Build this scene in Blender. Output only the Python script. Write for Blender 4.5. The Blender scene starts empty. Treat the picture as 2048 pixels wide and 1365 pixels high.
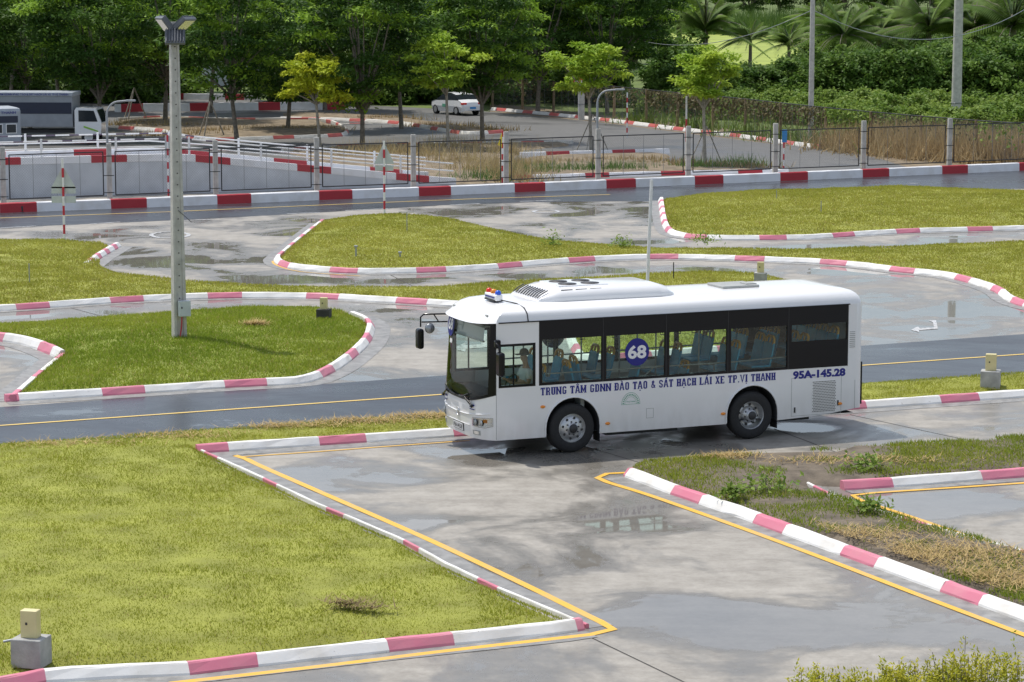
import bpy, bmesh, math, random
import numpy as np
from mathutils import Vector, Matrix
from mathutils.geometry import delaunay_2d_cdt

S = bpy.context.scene
COL = S.collection
R = math.radians
rnd = random.Random(7)
npr = np.random.default_rng(7)

# ------------------------------------------------------------------ camera
F_PX, PITCH, CAM_H = 5270.0, 0.140, 9.6
cam_d = bpy.data.cameras.new('camera'); cam = bpy.data.objects.new('camera', cam_d); COL.objects.link(cam)
cam_d.sensor_width = 36; cam_d.lens = F_PX * 36 / 2048; cam_d.clip_start = 0.5; cam_d.clip_end = 3000
cam.location = (0, 0, CAM_H); cam.rotation_euler = (math.pi / 2 - PITCH, 0, 0)
S.camera = cam
# ------------------------------------------------------------------ world, sun, exposure
SUN_EL, SUN_AZ = R(66), R(-48)          # azimuth measured from +Y towards +X
W = bpy.data.worlds.new('World'); S.world = W; W.use_nodes = True
wn, wl = W.node_tree.nodes, W.node_tree.links
bg = wn['Background']
sky = wn.new('ShaderNodeTexSky'); sky.sky_type = 'NISHITA'; sky.sun_disc = False
sky.sun_elevation = SUN_EL; sky.sun_rotation = SUN_AZ; sky.air_density = 1.0; sky.dust_density = 1.6; sky.ozone_density = 1.0
# broken thin cloud over the whole sky
tc = wn.new('ShaderNodeTexCoord'); mp = wn.new('ShaderNodeMapping'); mp.inputs['Scale'].default_value = (1, 1, 3.0)
cn = wn.new('ShaderNodeTexNoise'); cn.inputs['Scale'].default_value = 2.6; cn.inputs['Detail'].default_value = 6
cr = wn.new('ShaderNodeValToRGB'); cr.color_ramp.elements[0].position = .42; cr.color_ramp.elements[1].position = .66
cr.color_ramp.elements[1].color = (.75, .75, .75, 1)
cm = wn.new('ShaderNodeMix'); cm.data_type = 'RGBA'
cm.inputs['B'].default_value = (8.5, 8.9, 9.4, 1)
wl.new(tc.outputs['Generated'], mp.inputs[0]); wl.new(mp.outputs[0], cn.inputs['Vector']); wl.new(cn.outputs['Fac'], cr.inputs[0])
wl.new(cr.outputs[0], cm.inputs['Factor']); wl.new(sky.outputs[0], cm.inputs['A']); wl.new(cm.outputs['Result'], bg.inputs[0])
bg.inputs[1].default_value = 0.135
sd = bpy.data.lights.new('sun', 'SUN'); sd.energy = 3.9; sd.angle = R(0.9); sd.color = (1, .955, .88)
sun = bpy.data.objects.new('sun', sd); COL.objects.link(sun)
to_sun = Vector((math.sin(SUN_AZ) * math.cos(SUN_EL), math.cos(SUN_AZ) * math.cos(SUN_EL), math.sin(SUN_EL)))
sun.rotation_euler = to_sun.to_track_quat('Z', 'Y').to_euler(); sun.location = (-30, 60, 60)
S.view_settings.view_transform = 'Standard'; S.view_settings.look = 'None'
S.view_settings.gamma = 1; S.view_settings.exposure = 0.0; S.view_settings.use_curve_mapping = False
S.render.engine = 'CYCLES'
S.cycles.max_bounces = 8; S.cycles.transparent_max_bounces = 24; S.cycles.use_denoising = True
S.cycles.caustics_reflective = False; S.cycles.caustics_refractive = False

# ------------------------------------------------------------------ ground maths: a pixel of the 2048 px photo -> a point on the plane z
CP, SP = math.cos(PITCH), math.sin(PITCH)
def G(u, v, z=0.0):
    dx, dy = (u - 1024) / F_PX, (682.5 - v) / F_PX
    d = (dx, CP + dy * SP, -SP + dy * CP)
    t = (z - CAM_H) / d[2]
    return Vector((d[0] * t, d[1] * t, z))

# ------------------------------------------------------------------ materials
MATS = {}
def new_mat(name):
    m = bpy.data.materials.new(name); m.use_nodes = True
    MATS[name] = m
    nt = m.node_tree
    return m, nt.nodes, nt.links, nt.nodes['Principled BSDF']

def plain(name, col, rough=.6, metal=0, var=.12, scale=6.0, bump=0.0, bscale=40.0, spec=.5, coat=0, alpha_noise=None):
    m, n, l, p = new_mat(name)
    p.inputs['Roughness'].default_value = rough; p.inputs['Metallic'].default_value = metal
    p.inputs['Specular IOR Level'].default_value = spec
    if coat: p.inputs['Coat Weight'].default_value = coat; p.inputs['Coat Roughness'].default_value = .08
    geo = n.new('ShaderNodeNewGeometry')
    if var > 0:
        nz = n.new('ShaderNodeTexNoise'); nz.inputs['Scale'].default_value = scale; nz.inputs['Detail'].default_value = 6
        l.new(geo.outputs['Position'], nz.inputs['Vector'])
        rp = n.new('ShaderNodeMapRange'); rp.inputs['From Min'].default_value = .3; rp.inputs['From Max'].default_value = .7
        rp.inputs['To Min'].default_value = 1 - var; rp.inputs['To Max'].default_value = 1 + var
        l.new(nz.outputs['Fac'], rp.inputs['Value'])
        mx = n.new('ShaderNodeVectorMath'); mx.operation = 'SCALE'; mx.inputs[0].default_value = col[:3]
        l.new(rp.outputs[0], mx.inputs['Scale']); l.new(mx.outputs[0], p.inputs['Base Color'])
    else:
        p.inputs['Base Color'].default_value = (*col[:3], 1)
    if bump > 0:
        nb = n.new('ShaderNodeTexNoise'); nb.inputs['Scale'].default_value = bscale; nb.inputs['Detail'].default_value = 5
        l.new(geo.outputs['Position'], nb.inputs['Vector'])
        bp = n.new('ShaderNodeBump'); bp.inputs['Strength'].default_value = bump; bp.inputs['Distance'].default_value = .02
        l.new(nb.outputs['Fac'], bp.inputs['Height']); l.new(bp.outputs[0], p.inputs['Normal'])
    return m

def worn_paint(name, col, under=(.30, .28, .25), amount=.535, rough=.55, dirt=(.42, .36, .27)):
    """paint on concrete: chips that show the concrete, faint brown dirt"""
    m, n, l, p = new_mat(name)
    geo = n.new('ShaderNodeNewGeometry')
    a = n.new('ShaderNodeTexNoise'); a.inputs['Scale'].default_value = 7; a.inputs['Detail'].default_value = 8; a.inputs['Roughness'].default_value = .7
    b = n.new('ShaderNodeTexNoise'); b.inputs['Scale'].default_value = 1.7; b.inputs['Detail'].default_value = 5
    l.new(geo.outputs['Position'], a.inputs['Vector']); l.new(geo.outputs['Position'], b.inputs['Vector'])
    ra = n.new('ShaderNodeMapRange'); ra.inputs['From Min'].default_value = amount + .10; ra.inputs['From Max'].default_value = amount + .16
    l.new(a.outputs['Fac'], ra.inputs['Value'])
    rb = n.new('ShaderNodeMapRange'); rb.inputs['From Min'].default_value = .45; rb.inputs['From Max'].default_value = .75; rb.inputs['To Max'].default_value = .75
    l.new(b.outputs['Fac'], rb.inputs['Value'])
    m1 = n.new('ShaderNodeMix'); m1.data_type = 'RGBA'; m1.inputs['A'].default_value = (*col, 1)
    m1.inputs['B'].default_value = (col[0] * .5 + dirt[0] * .5, col[1] * .5 + dirt[1] * .5, col[2] * .5 + dirt[2] * .5, 1)
    l.new(rb.outputs[0], m1.inputs['Factor'])
    m2 = n.new('ShaderNodeMix'); m2.data_type = 'RGBA'; m2.inputs['B'].default_value = (*under, 1)
    l.new(ra.outputs[0], m2.inputs['Factor']); l.new(m1.outputs['Result'], m2.inputs['A']); l.new(m2.outputs['Result'], p.inputs['Base Color'])
    p.inputs['Roughness'].default_value = rough
    bp = n.new('ShaderNodeBump'); bp.inputs['Strength'].default_value = .35; bp.inputs['Distance'].default_value = .01
    l.new(a.outputs['Fac'], bp.inputs['Height']); l.new(bp.outputs[0], p.inputs['Normal'])
    return m

def wet_ground(name, dry1, dry2, wetcol, lo, hi, pscale=.22, pools=(), dry_rough=.62, damp_rough=.28, stretch=1.0, seed=0.0, streak=.28):
    """paving after rain: dry / damp / standing water from one height-like noise; pools add low spots"""
    m, n, l, p = new_mat(name)
    geo = n.new('ShaderNodeNewGeometry')
    mp_ = n.new('ShaderNodeMapping'); mp_.inputs['Location'].default_value = (seed, seed * 1.7, 0); mp_.inputs['Scale'].default_value = (1, stretch, 1)
    l.new(geo.outputs['Position'], mp_.inputs[0])
    big = n.new('ShaderNodeTexNoise'); big.inputs['Scale'].default_value = pscale; big.inputs['Detail'].default_value = 9; big.inputs['Roughness'].default_value = .64; big.inputs['Distortion'].default_value = .5
    l.new(mp_.outputs[0], big.inputs['Vector'])
    val = big.outputs['Fac']
    sep = n.new('ShaderNodeSeparateXYZ'); l.new(geo.outputs['Position'], sep.inputs[0])
    for (cx, cy, rx, ry, amt) in pools:
        def mth(op, a, b=None, c=None):
            q = n.new('ShaderNodeMath'); q.operation = op
            for i, x in enumerate((a, b, c)):
                if x is None: continue
                if isinstance(x, (int, float)): q.inputs[i].default_value = x
                else: l.new(x, q.inputs[i])
            return q.outputs[0]
        ex = mth('DIVIDE', mth('SUBTRACT', sep.outputs[0], cx), rx)
        ey = mth('DIVIDE', mth('SUBTRACT', sep.outputs[1], cy), ry)
        d2 = mth('ADD', mth('MULTIPLY', ex, ex), mth('MULTIPLY', ey, ey))
        bump_ = mth('MULTIPLY', mth('MAXIMUM', mth('SUBTRACT', 1.0, d2), 0.0), amt)
        val = mth('ADD', val, bump_)
    # fine tone of the dry slab
    fine = n.new('ShaderNodeTexNoise'); fine.inputs['Scale'].default_value = 1.6; fine.inputs['Detail'].default_value = 9; fine.inputs['Roughness'].default_value = .68
    l.new(geo.outputs['Position'], fine.inputs['Vector'])
    st = n.new('ShaderNodeMapping'); st.inputs['Rotation'].default_value = (0, 0, R(-22)); st.inputs['Scale'].default_value = (.35, 3.2, 1)
    l.new(geo.outputs['Position'], st.inputs[0])
    sn = n.new('ShaderNodeTexNoise'); sn.inputs['Scale'].default_value = 1.2; sn.inputs['Detail'].default_value = 6
    l.new(st.outputs[0], sn.inputs['Vector'])
    mixf = n.new('ShaderNodeMix'); mixf.data_type = 'FLOAT'; mixf.inputs['Factor'].default_value = streak
    l.new(fine.outputs['Fac'], mixf.inputs['A']); l.new(sn.outputs['Fac'], mixf.inputs['B'])
    fr = n.new('ShaderNodeMapRange'); fr.inputs['From Min'].default_value = .36; fr.inputs['From Max'].default_value = .64
    l.new(mixf.outputs['Result'], fr.inputs['Value'])
    dm = n.new('ShaderNodeMix'); dm.data_type = 'RGBA'; dm.inputs['A'].default_value = (*dry1, 1); dm.inputs['B'].default_value = (*dry2, 1)
    hf = n.new('ShaderNodeTexNoise'); hf.inputs['Scale'].default_value = 9; hf.inputs['Detail'].default_value = 8; hf.inputs['Roughness'].default_value = .75
    l.new(geo.outputs['Position'], hf.inputs['Vector'])
    hm = n.new('ShaderNodeMapRange'); hm.inputs['From Min'].default_value = .3; hm.inputs['From Max'].default_value = .7; hm.inputs['To Min'].default_value = -.32; hm.inputs['To Max'].default_value = .32
    l.new(hf.outputs['Fac'], hm.inputs['Value'])
    ha = n.new('ShaderNodeMath'); ha.operation = 'ADD'; ha.use_clamp = True; l.new(fr.outputs[0], ha.inputs[0]); l.new(hm.outputs[0], ha.inputs[1])
    l.new(ha.outputs[0], dm.inputs['Factor'])
    damp = n.new('ShaderNodeMapRange'); damp.interpolation_type = 'SMOOTHSTEP'
    damp.inputs['From Min'].default_value = lo; damp.inputs['From Max'].default_value = hi
    l.new(val, damp.inputs['Value'])
    wet = n.new('ShaderNodeMapRange'); wet.interpolation_type = 'SMOOTHSTEP'
    wet.inputs['From Min'].default_value = hi; wet.inputs['From Max'].default_value = hi + .035
    l.new(val, wet.inputs['Value'])
    cmix = n.new('ShaderNodeMix'); cmix.data_type = 'RGBA'; cmix.inputs['B'].default_value = (*wetcol, 1)
    dsc = n.new('ShaderNodeMath'); dsc.operation = 'MULTIPLY'; dsc.inputs[1].default_value = .7
    l.new(damp.outputs[0], dsc.inputs[0]); l.new(dsc.outputs[0], cmix.inputs['Factor'])
    l.new(dm.outputs['Result'], cmix.inputs['A']); l.new(cmix.outputs['Result'], p.inputs['Base Color'])
    r1 = n.new('ShaderNodeMix'); r1.data_type = 'FLOAT'; r1.inputs['A'].default_value = dry_rough; r1.inputs['B'].default_value = damp_rough
    l.new(damp.outputs[0], r1.inputs['Factor'])
    r2 = n.new('ShaderNodeMix'); r2.data_type = 'FLOAT'; r2.inputs['B'].default_value = .03
    l.new(wet.outputs[0], r2.inputs['Factor']); l.new(r1.outputs['Result'], r2.inputs['A']); l.new(r2.outputs['Result'], p.inputs['Roughness'])
    p.inputs['IOR'].default_value = 1.4
    bsc = n.new('ShaderNodeMath'); bsc.operation = 'SUBTRACT'; bsc.inputs[0].default_value = 1.0; l.new(wet.outputs[0], bsc.inputs[1])
    bp = n.new('ShaderNodeBump'); bp.inputs['Distance'].default_value = .006
    bs2 = n.new('ShaderNodeMath'); bs2.operation = 'MULTIPLY'; bs2.inputs[1].default_value = .35; l.new(bsc.outputs[0], bs2.inputs[0]); l.new(bs2.outputs[0], bp.inputs['Strength'])
    gr = n.new('ShaderNodeTexNoise'); gr.inputs['Scale'].default_value = 30; gr.inputs['Detail'].default_value = 4
    l.new(geo.outputs['Position'], gr.inputs['Vector'])
    l.new(gr.outputs['Fac'], bp.inputs['Height']); l.new(bp.outputs[0], p.inputs['Normal'])
    return m

def leafy(name, rough=.5, trans=.25):
    """colour comes from the 'tint' colour attribute of the mesh (leaf colour varies leaf by leaf)"""
    m, n, l, p = new_mat(name)
    at = n.new('ShaderNodeAttribute'); at.attribute_name = 'tint'
    l.new(at.outputs['Color'], p.inputs['Base Color']); p.inputs['Roughness'].default_value = rough
    p.inputs['Specular IOR Level'].default_value = .18
    tr = n.new('ShaderNodeBsdfTranslucent'); l.new(at.outputs['Color'], tr.inputs['Color'])
    mx = n.new('ShaderNodeMixShader'); mx.inputs[0].default_value = trans
    out = n['Material Output']
    l.new(p.outputs[0], mx.inputs[1]); l.new(tr.outputs[0], mx.inputs[2]); l.new(mx.outputs[0], out.inputs['Surface'])
    return m

def glass(name, tint=(.8, .9, .86), refl=1.0):
    m, n, l, p = new_mat(name)
    tr = n.new('ShaderNodeBsdfTransparent'); tr.inputs[0].default_value = (*tint, 1)
    gl = n.new('ShaderNodeBsdfGlossy'); gl.inputs['Roughness'].default_value = .02
    fr = n.new('ShaderNodeFresnel'); fr.inputs[0].default_value = 1.45
    mx = n.new('ShaderNodeMixShader'); out = n['Material Output']
    l.new(fr.outputs[0], mx.inputs[0]); l.new(tr.outputs[0], mx.inputs[1]); l.new(gl.outputs[0], mx.inputs[2]); l.new(mx.outputs[0], out.inputs['Surface'])
    n.remove(p)
    return m

# ------------------------------------------------------------------ mesh helpers
class MB:
    def __init__(s): s.v = []; s.f = []; s.m = []; s.smooth = []
    def add(s, vs, fs, mi=0, sm=False):
        o = len(s.v); s.v += [tuple(x) for x in vs]
        for f in fs: s.f.append([o + i for i in f]); s.m.append(mi); s.smooth.append(sm)
    def box(s, c, d, mi=0, rot=None):
        x, y, z = d[0] / 2, d[1] / 2, d[2] / 2
        vs = [Vector((sx * x, sy * y, sz * z)) for sx in (-1, 1) for sy in (-1, 1) for sz in (-1, 1)]
        if rot is not None: vs = [rot @ q for q in vs]
        vs = [q + Vector(c) for q in vs]
        s.add(vs, [(0, 1, 3, 2), (4, 6, 7, 5), (0, 4, 5, 1), (2, 3, 7, 6), (0, 2, 6, 4), (1, 5, 7, 3)], mi)
    def bbox(s, c, d, b=.02, mi=0, rot=None):
        """box with chamfered edges"""
        bm = bmesh.new(); bmesh.ops.create_cube(bm, size=1)
        for q in bm.verts: q.co = Vector((q.co.x * d[0], q.co.y * d[1], q.co.z * d[2]))
        bmesh.ops.bevel(bm, geom=list(bm.edges), offset=b, segments=2, affect='EDGES', profile=.5)
        vs = [(rot @ q.co if rot is not None else q.co) + Vector(c) for q in bm.verts]
        bm.verts.index_update()
        s.add(vs, [[q.index for q in f.verts] for f in bm.faces], mi); bm.free()
    def tube(s, pts, r, seg=8, mi=0, caps=True, sm=True):
        pts = [Vector(q) for q in pts]; rr = r if isinstance(r, (list, tuple)) else [r] * len(pts)
        rings = []; up = None
        for i, q in enumerate(pts):
            t = (pts[min(i + 1, len(pts) - 1)] - pts[max(i - 1, 0)]).normalized()
            if up is None: up = Vector((0, 0, 1)) if abs(t.z) < .9 else Vector((1, 0, 0))
            a = t.cross(up).normalized(); b = a.cross(t).normalized(); up = b
            rings.append([q + (a * math.cos(2 * math.pi * k / seg) + b * math.sin(2 * math.pi * k / seg)) * rr[i] for k in range(seg)])
        vs = [w for ring in rings for w in ring]; fs = []
        for i in range(len(pts) - 1):
            for k in range(seg):
                k2 = (k + 1) % seg
                fs.append((i * seg + k, i * seg + k2, (i + 1) * seg + k2, (i + 1) * seg + k))
        s.add(vs, fs, mi, sm)
        if caps:
            s.add(rings[0], [tuple(reversed(range(seg)))], mi); s.add(rings[-1], [tuple(range(seg))], mi)
    def prism(s, poly, axis, a, b, mi=0):
        """polygon (2-D points) extruded along an axis from a to b"""
        def put(p, t): return {'x': (t, p[0], p[1]), 'y': (p[0], t, p[1]), 'z': (p[0], p[1], t)}[axis]
        n = len(poly); vs = [put(p, a) for p in poly] + [put(p, b) for p in poly]
        fs = [tuple(range(n)), tuple(reversed(range(n, 2 * n)))] + [(i, i + n, (i + 1) % n + n, (i + 1) % n) for i in range(n)]
        s.add(vs, fs, mi)
    def disc(s, c, r, axis='y', seg=24, mi=0, ry=None):
        ry = ry or r; vs = []
        for k in range(seg):
            a = 2 * math.pi * k / seg; p = (math.cos(a) * r, math.sin(a) * ry)
            vs.append({'y': (c[0] + p[0], c[1], c[2] + p[1]), 'x': (c[0], c[1] + p[0], c[2] + p[1]), 'z': (c[0] + p[0], c[1] + p[1], c[2])}[axis])
        s.add(vs, [tuple(range(seg))], mi)
    def lathe_y(s, prof, c, seg=32, mi=0, sm=True):
        """profile of (radius, y) turned round the y axis"""
        vs = []; fs = []; n = len(prof)
        for k in range(seg):
            a = 2 * math.pi * k / seg
            for r, y in prof: vs.append((c[0] + r * math.cos(a), c[1] + y, c[2] + r * math.sin(a)))
        for k in range(seg):
            k2 = (k + 1) % seg
            for i in range(n - 1): fs.append((k * n + i, k * n + i + 1, k2 * n + i + 1, k2 * n + i))
        s.add(vs, fs, mi, sm)
    def mesh(s, name, mats):
        me = bpy.data.meshes.new(name); me.from_pydata(s.v, [], s.f)
        for m in (mats if isinstance(mats, (list, tuple)) else [mats]): me.materials.append(MATS[m] if isinstance(m, str) else m)
        me.polygons.foreach_set('material_index', s.m); me.polygons.foreach_set('use_smooth', s.smooth)
        bm = bmesh.new(); bm.from_mesh(me); bmesh.ops.recalc_face_normals(bm, faces=bm.faces); bm.to_mesh(me); bm.free()
        me.update(); return me
    def build(s, name, mats, parent=None, **k):
        return link(name, s.mesh(name, mats), parent, **k)

def link(name, me, parent=None, loc=None, rot=None, label=None, cat=None, group=None, kind=None):
    o = bpy.data.objects.new(name, me); COL.objects.link(o)
    if parent is not None: o.parent = parent
    if loc is not None: o.location = loc
    if rot is not None: o.rotation_euler = rot
    return tag(o, label, cat, group, kind)
def tag(o, label=None, cat=None, group=None, kind=None):
    if label: o['label'] = label
    if cat: o['category'] = cat
    if group: o['group'] = group
    if kind: o['kind'] = kind
    return o
def empty(name, loc=(0, 0, 0), rz=0, **k):
    o = bpy.data.objects.new(name, None); COL.objects.link(o); o.location = loc; o.rotation_euler = (0, 0, rz); o.empty_display_size = .2
    return tag(o, **k)
def copy_tree(o, parent=None, **k):
    c = o.copy(); COL.objects.link(c); c.parent = parent
    for ch in list(o.children): copy_tree(ch, c)
    return tag(c, **k)
def fast_mesh(name, V, Fq, mat, tint=None, smooth=False):
    """numpy quads/tris -> mesh, tint = colour per face corner group"""
    me = bpy.data.meshes.new(name); nv, nf, k = len(V), len(Fq), Fq.shape[1]
    me.vertices.add(nv); me.vertices.foreach_set('co', np.asarray(V, np.float32).ravel())
    me.loops.add(nf * k); me.loops.foreach_set('vertex_index', Fq.astype(np.int32).ravel())
    me.polygons.add(nf); me.polygons.foreach_set('loop_start', np.arange(nf, dtype=np.int32) * k); me.polygons.foreach_set('loop_total', np.full(nf, k, np.int32))
    me.update(calc_edges=True)
    if tint is not None:
        at = me.color_attributes.new('tint', 'FLOAT_COLOR', 'POINT')
        c = np.ones((nv, 4), np.float32); c[:, :3] = tint; at.data.foreach_set('color', c.ravel())
    me.materials.append(MATS[mat]); me.validate(); return me

# ------------------------------------------------------------------ polyline helpers (world xy)
def smooth_path(pts, step=.35, closed=False, tight=False):
    P = [Vector((p[0], p[1])) for p in pts]
    if not tight:
        n = len(P); out = []
        rng = range(n if closed else n - 1)
        for i in rng:
            g = lambda j: P[j % n] if closed else P[max(0, min(n - 1, j))]
            p0, p1, p2, p3 = g(i - 1), g(i), g(i + 1), g(i + 2)
            k = max(2, int((p2 - p1).length / step))
            for j in range(k):
                t = j / k
                out.append(.5 * ((2 * p1) + (-p0 + p2) * t + (2 * p0 - 5 * p1 + 4 * p2 - p3) * t * t + (-p0 + 3 * p1 - 3 * p2 + p3) * t ** 3))
        if not closed: out.append(P[-1])
        P = out
    return P
def arc(P):
    L = [0.0]
    for a, b in zip(P, P[1:]): L.append(L[-1] + (b - a).length)
    return L
def at_len(P, L, s):
    s = max(0, min(L[-1], s))
    import bisect
    i = max(0, min(len(P) - 2, bisect.bisect_right(L, s) - 1))
    t = (s - L[i]) / max(1e-9, L[i + 1] - L[i])
    p = P[i].lerp(P[i + 1], t)
    a, b = P[max(0, i - 1)], P[min(len(P) - 1, i + 2)]
    d = (b - a).normalized()
    return p, d
def sub(P, L, a, b, step=.4):
    n = max(1, int(math.ceil((b - a) / step)))
    return [at_len(P, L, a + (b - a) * i / n) for i in range(n + 1)]
def px(pts, z=0): return [G(u, v, z).xy for u, v in pts]
def strip(mb, P, off0, off1, z, mi=0):
    """flat ribbon along P between two offsets to its left"""
    L = arc(P); vs = []; S_ = sub(P, L, 0, L[-1], .5)
    for p, d in S_:
        nn = Vector((-d.y, d.x))
        for o in (off0, off1): q = p + nn * o; vs.append((q.x, q.y, z))
    mb.add(vs, [(2 * i, 2 * i + 1, 2 * i + 3, 2 * i + 2) for i in range(len(S_) - 1)], mi)

# ------------------------------------------------------------------ materials in use
pool = lambda u, v, rx, ry, a: (G(u, v).x, G(u, v).y, rx, ry, a)
wet_ground('concrete', (.375, .35, .31), (.25, .23, .20), (.14, .13, .115), .43, .565, .30, pools=[
    pool(1560, 1250, 4.2, 1.6, .16), pool(640, 960, 2.2, 1.6, .14), pool(1240, 1045, 1.4, 1.0, .11), pool(330, 520, 6, 5, .12), pool(1780, 620, 4.5, 5, .10),
    pool(1290, 425, 5, 5, .13), pool(1850, 1010, 2.0, 1.5, .16), pool(1000, 1000, 2.5, 1.2, -.05), pool(1600, 855, 1.0, .7, .2), pool(80, 635, 4, 2, .12), pool(1500, 540, 8, 1.6, .1), pool(640, 560, 6, 1.5, .08)])
wet_ground('asphalt', (.060, .064, .074), (.048, .051, .058), (.028, .030, .036), .30, .62, .16, dry_rough=.42, damp_rough=.24, stretch=2.0, seed=13.0)
wet_ground('old_asphalt', (.15, .148, .142), (.115, .113, .108), (.06, .06, .06), .46, .66, .12, dry_rough=.7, damp_rough=.35, seed=31.0)
plain('soil', (.135, .11, .082), .95, var=.35, scale=3, bump=.8, bscale=18)
plain('turf', (.250, .262, .040), .9, var=.22, scale=1.3, bump=.8, bscale=25); plain('green_turf', (.215, .25, .040), .9, var=.22, scale=1.3, bump=.8, bscale=25)
plain('dry_soil', (.20, .155, .10), .95, var=.4, scale=2, bump=.8, bscale=10)
plain('field_soil', (.10, .14, .03), .95, var=.3, scale=.2, bump=.5, bscale=3)
worn_paint('kerb_white', (.80, .79, .77)); worn_paint('kerb_red', (.63, .19, .27), rough=.5, dirt=(.58, .34, .34), under=(.5, .3, .3))
worn_paint('wall_white', (.80, .80, .82), amount=.62); worn_paint('wall_red', (.42, .022, .035), amount=.64, dirt=(.3, .03, .03), under=(.35, .1, .1))
worn_paint('old_red', (.50, .10, .09), amount=.5, dirt=(.4, .2, .15)); worn_paint('old_white', (.70, .68, .64), amount=.5)
plain('gutter_concrete', (.24, .235, .225), .5, var=.3, scale=4, bump=.3)
plain('grey_concrete', (.36, .36, .35), .8, var=.2, scale=5, bump=.4, bscale=30)
plain('pole_concrete', (.50, .485, .45), .85, var=.16, scale=5, bump=.4, bscale=40)
plain('ramp_concrete', (.56, .58, .61), .75, var=.14, scale=1.2, bump=.2)
worn_paint('line_yellow', (.74, .42, .045), amount=.52, under=(.3, .28, .25)); worn_paint('road_yellow', (.72, .50, .13), amount=.6, under=(.1, .1, .1))
worn_paint('line_white', (.50, .51, .52), amount=.41, under=(.2, .2, .2))
plain('joint_dark', (.05, .048, .045), .9)
leafy('grass', .6, .5); leafy('leaf', .55, .35); leafy('straw', .8, .15)
plain('bark', (.20, .17, .135), .9, var=.35, scale=8, bump=.8, bscale=22)
plain('pale_bark', (.33, .30, .25), .9, var=.3, scale=8, bump=.6, bscale=22)
plain('dark_metal', (.02, .021, .026), .5, var=.1); plain('galv', (.36, .38, .40), .4, metal=.6, var=.1)
plain('grey_paint', (.30, .32, .34), .5, var=.08); plain('white_metal', (.78, .78, .78), .45, var=.06)
plain('post_red', (.50, .03, .05), .45, var=.1); plain('rail_dark', (.10, .075, .12), .5)
plain('flood_grey', (.12, .13, .15), .45); plain('wire_grey', (.22, .225, .235), .5, metal=.3, var=0); plain('sign_back', (.52, .56, .57), .5, var=.08)

# ------------------------------------------------------------------ ground sheets
def sheet(name, pts, z, mat, label, kind='structure', cat=None, step=0):
    mb = MB(); mb.add([(p[0], p[1], z) for p in pts], [tuple(range(len(pts)))]); return mb.build(name, mat, label=label, cat=cat, kind=kind)
sheet('ground', [(-700, -60), (700, -60), (700, 1800), (-700, 1800)], -.06, 'field_soil', 'wide green open ground reaching out behind the training yard', cat='ground')
yard = sheet('yard_paving', [(-40, 20), (40, 20), (60, 133), (-60, 108)], 0, 'concrete', 'wet grey concrete paving of the driving yard with puddles', cat='paving')
lo = lambda u: 897 - .0712 * u
up = lambda u: 815 - .0713 * u
sheet('asphalt_road', px([(-400, lo(-400)), (2450, lo(2450)), (2450, up(2450)), (-400, up(-400))]), .004, 'asphalt', 'wet dark asphalt road with yellow centre line passing behind the bus', cat='road')
BAR = [(-260, 438), (0, 427), (300, 415.5), (640, 401), (960, 388.5), (1290, 374.5), (1620, 360.5), (1850, 350.5), (2048, 342), (2300, 331)]
FLO = [(2300, 366), (2048, 378), (1800, 380), (1600, 387), (1500, 391), (1400, 397), (1320, 403), (1100, 404), (880, 411), (600, 428), (350, 441), (0, 456), (-260, 468)]
sheet('asphalt_road', px(BAR + FLO), .004, 'asphalt', 'wet far asphalt road along the low red and white wall', cat='road')
sheet('training_road', px([(-300, 392), (905, 371), (1290, 366), (1830, 340), (1760, 318), (1690, 303), (1550, 289), (1350, 264), (1200, 245), (985, 224), (800, 214), (600, 206), (300, 186), (-400, 180)]), .002, 'old_asphalt', 'grey road surface of the second training ground beyond the fence', cat='road')

# joints of the slabs, painted lines
LZ = [0]
def lines(name, mat, label, items, z=.008, kind='structure', cat='marking'):
    mb = MB(); LZ[0] += 1; z = z + LZ[0] * .0006
    for pts, w, sm in items:
        P = px(pts); P = smooth_path(P, .4) if sm else [Vector(p) for p in P]
        strip(mb, P, -w / 2, w / 2, z)
    return mb.build(name, mat, label=label, kind=kind, cat=cat)
for i, pts in enumerate([[(1085, 868), (1330, 941)], [(1170, 1270), (1420, 1390)], [(1548, 858), (1690, 912)], [(1700, 830), (1930, 880)], [(520, 598), (545, 588)], [(770, 545), (840, 580)], [(140, 616), (230, 640)]]):
    mb = MB(); strip(mb, px(pts), -.012, .012, .005); mb.build('slab_joint', 'joint_dark', yard)
YL = lambda n, pts, lab, sm=True, w=.11: lines('yellow_line', 'line_yellow', lab, [(pts, w, sm)])
YL(0, [(470, 912), (484, 914), (510, 928), (640, 985), (850, 1077), (1040, 1166), (1160, 1225), (1212, 1250), (1226, 1259), (1212, 1266), (1150, 1274), (910, 1301), (640, 1334), (340, 1368)], 'yellow line round the tip of the large front lawn', w=.15)
YL(1, [(478, 915), (640, 904), (800, 892), (940, 882)], 'yellow line along the kerb in front of the bus nose', w=.07)
YL(2, [(1262, 946), (1222, 947), (1198, 953), (1204, 962), (1300, 992), (1480, 1056), (1650, 1119), (1850, 1196), (2080, 1283)], 'yellow line along the kerb of the right hand bed', w=.14)
YL(3, [(2080, 965), (1900, 977), (1760, 986), (1712, 990), (1706, 995), (1730, 1005), (1820, 1034), (1940, 1075), (2080, 1122)], 'yellow line round the small bay at the right edge', w=.12)
YL(4, [(545, 523), (552, 531), (600, 544), (720, 553)], 'short yellow line at the left tip of the middle lawn', w=.07)
lines('yellow_line', 'road_yellow', 'thin yellow centre line of the near asphalt road', [([(-300, 873.5), (885, 790), (2400, 685)], .11, False)], cat='marking')
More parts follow.
